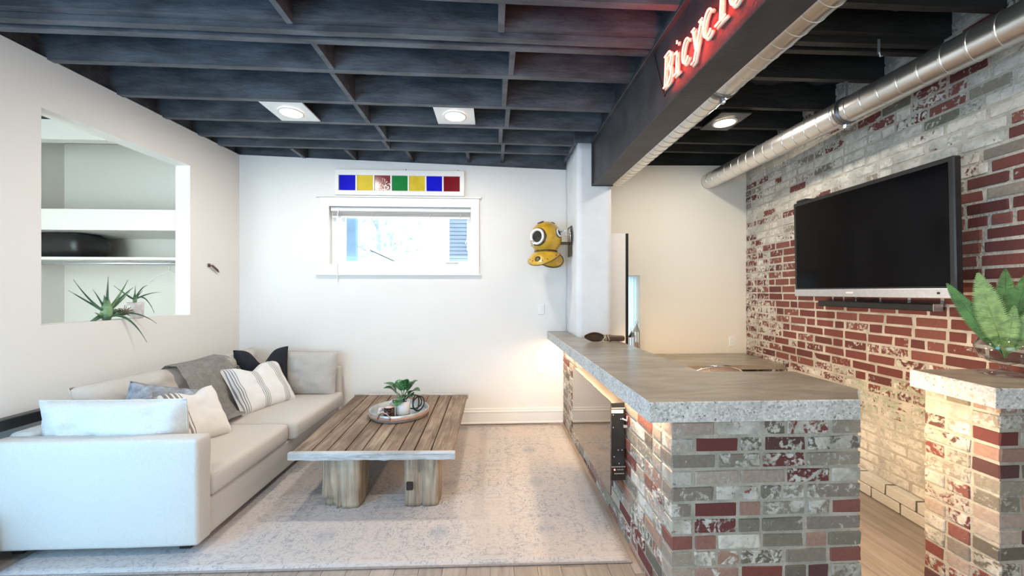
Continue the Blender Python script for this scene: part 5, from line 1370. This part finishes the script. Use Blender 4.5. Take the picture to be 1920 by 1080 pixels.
# ------------------------------------------------------------------ fern in a glass vase on the near pier
FB = Vector((2.50, 1.76, 1.0955))
vz = thing('glass_vase', 'clear pedestal glass bowl on the near brick pier', 'vase', tuple(FB))
bm = bmesh.new(); lathe(bm, [(0, 0.002), (0.085, 0.0), (0.088, 0.006), (0.03, 0.016), (0.014, 0.03), (0.02, 0.05), (0.06, 0.065), (0.095, 0.10), (0.102, 0.14), (0.085, 0.175), (0.06, 0.19), (0.056, 0.19), (0.080, 0.172), (0.097, 0.14), (0.090, 0.103), (0.055, 0.07), (0, 0.058)], FB, 40); fin('bowl', bm, VGLASS, vz, True)
fn_ = thing('fern', 'bright green fern fronds standing in the glass vase', 'fern', tuple(FB+Vector((0, 0, 0.1))))
FERN = mat('fern_green', (0.055, 0.15, 0.035), 0.55, noise_scale=18, var=0.4, bump=0.3, bump_scale=60)
FERNL = mat('fern_light', (0.20, 0.32, 0.11), 0.55, noise_scale=40, var=0.25, bump=0.3, bump_scale=80)
fb0 = FB+Vector((0, 0, 0.08))
def frond(dx, dy, dz, wmax, m, bend=0.03):
    tip = fb0+Vector((dx, dy, dz)); base = fb0.copy(); side = (tip-base).cross(Vector((-0.78, -0.55, 0.1))).normalized()
    nn = side.cross((tip-base).normalized())
    bm = bmesh.new(); pts = []
    n = 46
    for i in range(n+1):
        t = i/n; pts.append(base.lerp(tip, t)+nn*bend*math.sin(math.pi*t)*1.5)
    tube(bm, pts, [0.0028*(1-0.7*i/n) for i in range(n+1)], 5)
    for i in range(5, n):
        t = i/n; w_ = wmax*(max(0.0, math.sin(math.pi*max(0.0, min(1, (t-0.10)/0.90))**0.8))**0.8)*0.5+0.002; d = (pts[i+1]-pts[i-1]).normalized()
        for sg_ in (-1, 1):
            e = pts[i]+side*sg_*w_+d*w_*0.45+nn*random.uniform(-0.003, 0.006); h = (tip-base).length/n*0.8
            bm.faces.new([bm.verts.new(pts[i]-d*h), bm.verts.new(pts[i].lerp(e, 0.6)-d*h*0.9), bm.verts.new(e), bm.verts.new(pts[i].lerp(e, 0.6)+d*h*0.9), bm.verts.new(pts[i]+d*h)])
    fin('frond', bm, m, fn_)
for dx, dy, dz, w_, m in ((-0.14, 0.13, 0.37, 0.075, FERN), (-0.10, 0.03, 0.42, 0.105, FERNL), (0.0, 0.10, 0.39, 0.075, FERN), (0.06, 0.04, 0.44, 0.085, FERN), (0.12, 0.0, 0.42, 0.085, FERN), (0.13, -0.10, 0.36, 0.085, FERNL), (0.05, -0.12, 0.30, 0.08, FERNL), (0.02, 0.02, 0.34, 0.07, FERN), (-0.03, 0.12, 0.28, 0.07, FERN), (0.17, 0.05, 0.28, 0.08, FERN), (-0.02, -0.05, 0.26, 0.06, FERNL)):
    frond(dx, dy, dz, w_, m)

# tidy: empties without label/category get none; name suffix check
for o in list(bpy.data.objects):
    if o.get('label') == '': del o['label']
